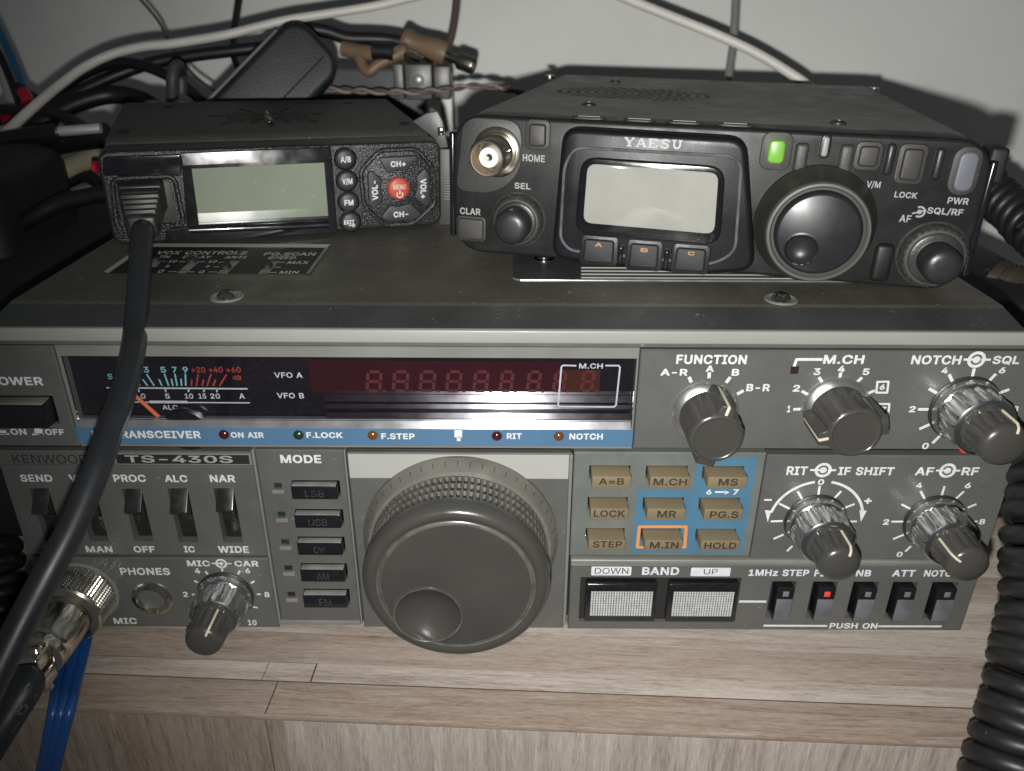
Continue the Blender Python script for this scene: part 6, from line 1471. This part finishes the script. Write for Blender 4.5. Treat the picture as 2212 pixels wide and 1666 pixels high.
def block(name, label, cat, c, dims, mat, bev=2.0, rz=0.0):
    x, y, z = dims
    ob = MB().box(-x / 2, x / 2, -y / 2, y / 2, 0, z, bev, 3).build(name, mat, None, angle=40)
    ob.location = Vector(c) * MM; ob.rotation_euler = (0, 0, rz)
    return tag(ob, label, cat)


DARKB = pbr('dark_box', (.009, .0095, .010), .6, var=.2, dust=.15, dcol=(.06, .06, .06))
a = far(800, 175, 395)
block('power_adapter', 'dark grey box on top of the large set, behind the hand microphone and tan plugs', 'power adapter', (a.x, a.y + 6, 98.5), (54, 16, a.z + 6.5 - 98.5), pbr('adapter_plastic', (.05, .055, .062), .6, var=.15, dust=.2, dcol=(.1, .1, .1)), 2.5)
a = far(964, 190, 400)
block('white_trunking', 'narrow white plastic trunking end beside the metal bracket', 'trunking', (a.x, a.y, 98.5), (6, 6, 36), pbr('white_plastic', (.60, .59, .56), .5), .8)
# bracket between the two small sets
br = far(925, 300, 262)
o4 = Vector((br.x, br.y, 98.45))
B4 = thing('mounting_bracket', 'pale grey bent metal bracket standing between the two small sets', 'bracket', at=o4)
GM = pbr('zinc_grey', (.085, .09, .088), .45, metal=.35, var=.15)
za = lambda x, y, dy=0: on_y(x, y, br.y + dy)
pl = [za(*q) for q in ((892, 262), (922, 244), (945, 240), (957, 262), (968, 318), (948, 320), (940, 300))]
MB().prism([(v.x - o4.x, v.z - o4.z) for v in pl], -.8, .8, .3).build('plate', GM, B4)
pl = [za(*q) for q in ((944, 322), (969, 322), (972, 420), (966, 470), (960, 520), (950, 520), (952, 430))]
MB().box(pl[0].x - o4.x, pl[1].x - o4.x + 1, -.4, .6, .1, pl[0].z - o4.z, .2).build('leg', pbr('bracket_leg', (.045, .045, .042), .5), B4)
mb = MB()
for k in range(9):
    v = za(966, 385 + k * 5.6, -1); mb.box(v.x - o4.x - 1.1, v.x - o4.x + 1.3, -1.3, .2, v.z - o4.z - .22, v.z - o4.z + .22, .1)
mb.build('ridges', pbr('ridge_grey', (.13, .135, .13), .5), B4)
v = za(953, 283, -1); MB().box(v.x - o4.x - 1.2, v.x - o4.x + .8, -1.5, 0, v.z - o4.z - 1.5, v.z - o4.z + 1.2, .3).build('catch', NICKEL, B4)

# left side: black case and odds and ends
a, b = on_y(-130, 338, 120), on_y(48, 338, 120)
block('black_case', 'tall black case at the left edge beside the large set', 'case', ((a.x + b.x) / 2 - 2, 128, -10), (b.x - a.x, 60, a.z + 10), DARKB, 9)
a = far(95, 500, 300)
block('black_bag', 'soft black bag, drawn longer to darken the gap left of the large set', 'bag', (-178, 145, -10), (74, 206, 92), pbr('bag_cloth', (.008, .008, .009), .85), 22)  # stretched forward so its black stands in for the dark gap
o5 = far(128, 290, 330)
T5 = thing('telescopic_rod', 'glossy black and silver rod lying behind the left end of the mobile radio', 'rod', at=o5)
q = lambda x, y, z: far(x, y, z) - o5
MB().tube([q(128, 284, 330), q(170, 281, 330), q(218, 277, 331)], 2.0, n=20, k=3).build('silver_section', pbr('pale_aluminium', (.75, .75, .73), .42, metal=.6), T5)
MB().tube([q(-60, 316, 326), q(30, 302, 328), q(128, 288, 329.5)], 4.0, n=20, k=3).build('black_section', BLACKG, T5)
REDC = pbr('red_plastic', (.42, .012, .03), .4, var=.1)
for lab, pts, r in (('red plug sleeve below the blue cable', [far(50, 198, 384), far(58, 212, 383), far(62, 226, 382)], 2.9),
                    ('red plug sleeve half under the white cable', [far(86, 240, 372), far(95, 252, 370), (far(100, 264, 368))], 3.2),
                    ('red curved clip at the left edge', [far(-12, 240, 380), far(4, 240, 380), far(14, 250, 379), far(18, 262, 378)], 2.7)):
    cable('red_sleeve', lab, pts, r, REDC, cat='plug sleeve', k=5)
cable('beige_sleeve', 'beige taped cable joint left of the mobile radio', [far(128, 372, 352), far(160, 358, 352), far(195, 342, 350), far(225, 330, 348)], 4.4, pbr('beige_tape', (.27, .24, .18), .7, var=.2, bump=.3, bscale=200), cat='cable joint', k=6)
cable('black_cable', 'short black cable joining the beige taped joint from the left', [far(60, 395, 350), far(95, 385, 351), far(130, 370, 352)], 3.6, BLKC)
cable('red_sleeve', 'tiny red tip peeping out beside the mobile radio front', [far(203, 362, 300), far(212, 360, 300)], 2.2, REDC, cat='plug sleeve', k=0)
# aerial connectors by the right end
o6 = far(2172, 610, 300)
A6 = thing('aerial_connector', 'bronze threaded aerial connector at the right edge below the coiled cord', 'connector', at=o6)
d = (far(2290, 660, 285) - far(2110, 585, 303)).normalized(); Mx = Matrix.Translation(far(2098, 596, 303) - o6) @ d.to_track_quat('-Y', 'Z').to_matrix().to_4x4()
BRZ = pbr('dull_bronze', (.26, .22, .17), .28, metal=.9, var=.2, rvar=.1)
MB().lathe([(3.2, 0), (3.2, 3), (4.4, 3.2), (4.4, 7), (6, 7.3)], n=40, M=Mx).build('tip', BRZ, A6)
MB().lathe([(7.5, 6.5), (9.6, 7.2), (9.6, 10.5), (8.9, 11), (8.9, 12.5), (10.0, 13), (10.0, 17.5), (9.2, 18), (9.2, 30), (8, 31)], n=64, M=Mx).build('coupling_nut', BRZ, A6, angle=35)
block('black_case', 'dark equipment case on the desk beyond the right end of the large set', 'case', (168, 165, -10), (54, 190, 88), DARKB, 3)

# ================================================================ desk and wall
DM = bpy.data.materials.new('wood_laminate'); DM.use_nodes = True
nt = DM.node_tree; N = nt.nodes; Lk = nt.links; b = N['Principled BSDF']


def wood(name, vertical, bands=True):
    m = bpy.data.materials.new(name); m.use_nodes = True
    nt = m.node_tree; N = nt.nodes; Lk = nt.links; b = N['Principled BSDF']
    tc = N.new('ShaderNodeTexCoord'); sx = N.new('ShaderNodeSeparateXYZ'); Lk.new(tc.outputs['Object'], sx.inputs[0])
    def val(op, a, b_=None):
        n = N.new('ShaderNodeMath'); n.operation = op
        for i, v in enumerate((a, b_)):
            if v is None:
                continue
            if hasattr(v, 'links'):
                Lk.new(v, n.inputs[i])
            else:
                n.inputs[i].default_value = v
        return n.outputs[0]
    def noise(scale, det, rough=.6, src=None, dist=0):
        mp = N.new('ShaderNodeMapping'); mp.inputs['Scale'].default_value = scale; Lk.new(src or tc.outputs['Object'], mp.inputs['Vector'])
        n = N.new('ShaderNodeTexNoise'); n.inputs['Scale'].default_value = 1; n.inputs['Detail'].default_value = det; n.inputs['Roughness'].default_value = rough; n.inputs['Distortion'].default_value = dist
        Lk.new(mp.outputs[0], n.inputs['Vector']); return n.outputs['Fac']
    seams = (12.2, 19.4, 32.0, 44.5, 58, 70, 83, 97, 112, 126, 140) if bands else (58,)
    off = None
    # each strip of the laminate takes its own slice of grain
    for i, s in enumerate(seams):
        st = val('MULTIPLY', val('GREATER_THAN', sx.outputs['Y' if bands else 'X'], s * MM if bands else (s - 120) * MM), .37 + .11 * (i % 3))
        off = st if off is None else val('ADD', off, st)
    cv = N.new('ShaderNodeCombineXYZ'); Lk.new(off, cv.inputs['X']); Lk.new(off, cv.inputs['Z'])
    ad = N.new('ShaderNodeVectorMath'); Lk.new(tc.outputs['Object'], ad.inputs[0]); Lk.new(cv.outputs[0], ad.inputs[1])
    if vertical:
        g1 = noise((330, 330, 14), 6, .65, ad.outputs[0], .6); g2 = noise((2400, 2400, 150), 4, .75, ad.outputs[0], .3); g3 = noise((60, 60, 9), 3, .5, ad.outputs[0], 1.5)
    else:
        g1 = noise((26, 420, 420), 6, .7, ad.outputs[0], 1.2); g2 = noise((260, 2600, 2600), 5, .8, ad.outputs[0], .6); g3 = noise((9, 60, 60), 3, .5, ad.outputs[0], 1.5)
    mix = val('ADD', val('ADD', val('MULTIPLY', g1, .45), val('MULTIPLY', g2, .50)), val('MULTIPLY', g3, .16))
    cr = N.new('ShaderNodeValToRGB'); Lk.new(mix, cr.inputs[0])
    e = cr.color_ramp.elements
    e[0].position = .40; e[0].color = (.165, .125, .100, 1); e[1].position = .68; e[1].color = (.455, .395, .34, 1)
    k = cr.color_ramp.elements.new(.50); k.color = (.29, .234, .193, 1); k = cr.color_ramp.elements.new(.57); k.color = (.36, .302, .256, 1)
    ds = noise((300, 300, 40) if vertical else (75, 1500, 1500), 3, .6, ad.outputs[0], .5)
    dm = N.new('ShaderNodeMapRange'); Lk.new(ds, dm.inputs[0]); dm.inputs['From Min'].default_value = .60; dm.inputs['From Max'].default_value = .70; dm.inputs['To Min'].default_value = 0; dm.inputs['To Max'].default_value = .55
    dk = N.new('ShaderNodeMix'); dk.data_type = 'RGBA'; dk.inputs['B'].default_value = (.16, .125, .10, 1)
    Lk.new(dm.outputs[0], dk.inputs['Factor']); Lk.new(cr.outputs[0], dk.inputs['A'])
    out = dk.outputs['Result']
    hv = N.new('ShaderNodeHueSaturation'); Lk.new(out, hv.inputs['Color'])
    sep = val('FRACT', val('MULTIPLY', off, 2.7)); mr = N.new('ShaderNodeMapRange'); Lk.new(sep, mr.inputs[0]); mr.inputs['To Min'].default_value = .82; mr.inputs['To Max'].default_value = 1.12
    Lk.new(mr.outputs[0], hv.inputs['Value'])
    m2 = N.new('ShaderNodeMapRange'); Lk.new(sep, m2.inputs[0]); m2.inputs['To Min'].default_value = 1.2; m2.inputs['To Max'].default_value = .8; Lk.new(m2.outputs[0], hv.inputs['Saturation'])
    out = hv.outputs[0]
    Lk.new(out, b.inputs['Base Color']); b.inputs['Roughness'].default_value = .48; b.inputs['Specular IOR Level'].default_value = .35
    bp = N.new('ShaderNodeBump'); bp.inputs['Strength'].default_value = .25; bp.inputs['Distance'].default_value = .0004; Lk.new(mix, bp.inputs['Height']); Lk.new(bp.outputs[0], b.inputs['Normal'])
    return m


bpy.data.materials.remove(DM)
WT, WV = wood('laminate_top', False), wood('laminate_front', True, False)
SEAM = pbr('laminate_seam', (.095, .068, .050), .6); SEAML = pbr('laminate_pale_seam', (.44, .37, .31), .5)
DK = thing('desk', 'wooden laminate desk with strip-patterned top and vertical-grained front edge under the sets', 'desk', at=(0, -25.9, -10))
DK.rotation_euler = (0, 0, radians(-2.55))
mb = MB().box(-420, 420, 0, 440, -2.19, 0, .5, 2)
mb.build('top', WT, DK, angle=30)
jx = -66.7
mb = MB().box(-420, jx - .18, -.0, 4, -160, -2.2, 0).box(jx + .18, 420, -.0, 4, -160, -2.2, 0)
mb.build('front_board', WV, DK, flat=True)
mb = MB()
t = lambda x0, x1, y, w, m: mb.quad([(x0, y - w / 2, .02), (x1, y - w / 2, .02), (x1, y + w / 2, .02), (x0, y + w / 2, .02)], m)
t(-420, 420, 12.2, .42, 0); t(-420, jx + 10, 19.4, .16, 0); t(-30, 420, 32.0, .45, 1); t(-420, -30, 32, .3, 1)
mb.quad([(jx - .2, .4, .025), (jx + .2, .4, .025), (jx + .2, 12.2, .025), (jx - .2, 12.2, .025)], 0)
mb.quad([(jx + 9.2, 12.4, .025), (jx + 9.7, 12.4, .025), (jx + 9.7, 19.4, .025), (jx + 9.2, 19.4, .025)], 0)
mb.quad([(jx - 5, 12.4, .025), (jx - 4.8, 12.4, .025), (jx - 4.8, 19.4, .025), (jx - 5, 19.4, .025)], 0)
mb.build('strip_seams', [SEAM, SEAML], DK, flat=True)

WM = pbr('wall_paint', (.68, .685, .66), .75, var=.05, vscale=9, bump=.12, bscale=260, dust=.22, dcol=(.44, .42, .38), dscale=16)
wl = MB().box(-900, 900, 420, 435, -400, 900, 0).build('wall', WM, None, flat=True); tag(wl, kind='structure')
wl['label'] = 'plain pale grey painted wall behind the sets'

# ================================================================ light and camera
ld = bpy.data.lights.new('flash', 'SPOT'); ld.shadow_soft_size = .0022; ld.energy = 1.0; ld.color = (1.0, .985, .95)
ld.spot_size = radians(106); ld.spot_blend = 1.0
ld.use_nodes = True
nt = ld.node_tree; em = nt.nodes.get('Emission') or nt.nodes.new('ShaderNodeEmission')
fo = nt.nodes.new('ShaderNodeLightFalloff'); fo.inputs['Strength'].default_value = FLASH; fo.inputs['Smooth'].default_value = 0
nt.links.new(fo.outputs['Linear'], em.inputs['Strength'])
lo = bpy.data.objects.new('flash', ld); COL.objects.link(lo)
lo.location = (CAM - UP * 12.5 - RT * 2.5 + FW * 2) * MM
_d = (FW + RT * .20 + UP * .05).normalized(); lo.rotation_euler = _d.to_track_quat('-Z', 'Y').to_euler()

wd = bpy.data.worlds.new('World'); S.world = wd; wd.use_nodes = True
bg = wd.node_tree.nodes['Background']; bg.inputs['Color'].default_value = (.86, .92, 1.0, 1); bg.inputs['Strength'].default_value = AMB

cd = bpy.data.cameras.new('camera'); co = bpy.data.objects.new('camera', cd); COL.objects.link(co)
cd.sensor_fit = 'HORIZONTAL'; cd.sensor_width = 36.0; cd.lens = FPX / 2212 * 36
cd.clip_start = .005; cd.clip_end = 20
co.matrix_world = Matrix.Translation(CAM * MM) @ Matrix((RT, UP, -FW)).transposed().to_4x4()
cd.dof.use_dof = True; cd.dof.focus_distance = .212; cd.dof.aperture_fstop = 20
S.camera = co
S.view_settings.view_transform = 'Standard'
S.view_settings.look = 'None'
S.view_settings.gamma = 1
S.view_settings.exposure = 0
S.view_settings.use_curve_mapping = False
S.render.engine = 'CYCLES'
S.cycles.max_bounces = 8
S.cycles.transparent_max_bounces = 12
S.cycles.sample_clamp_indirect = 4
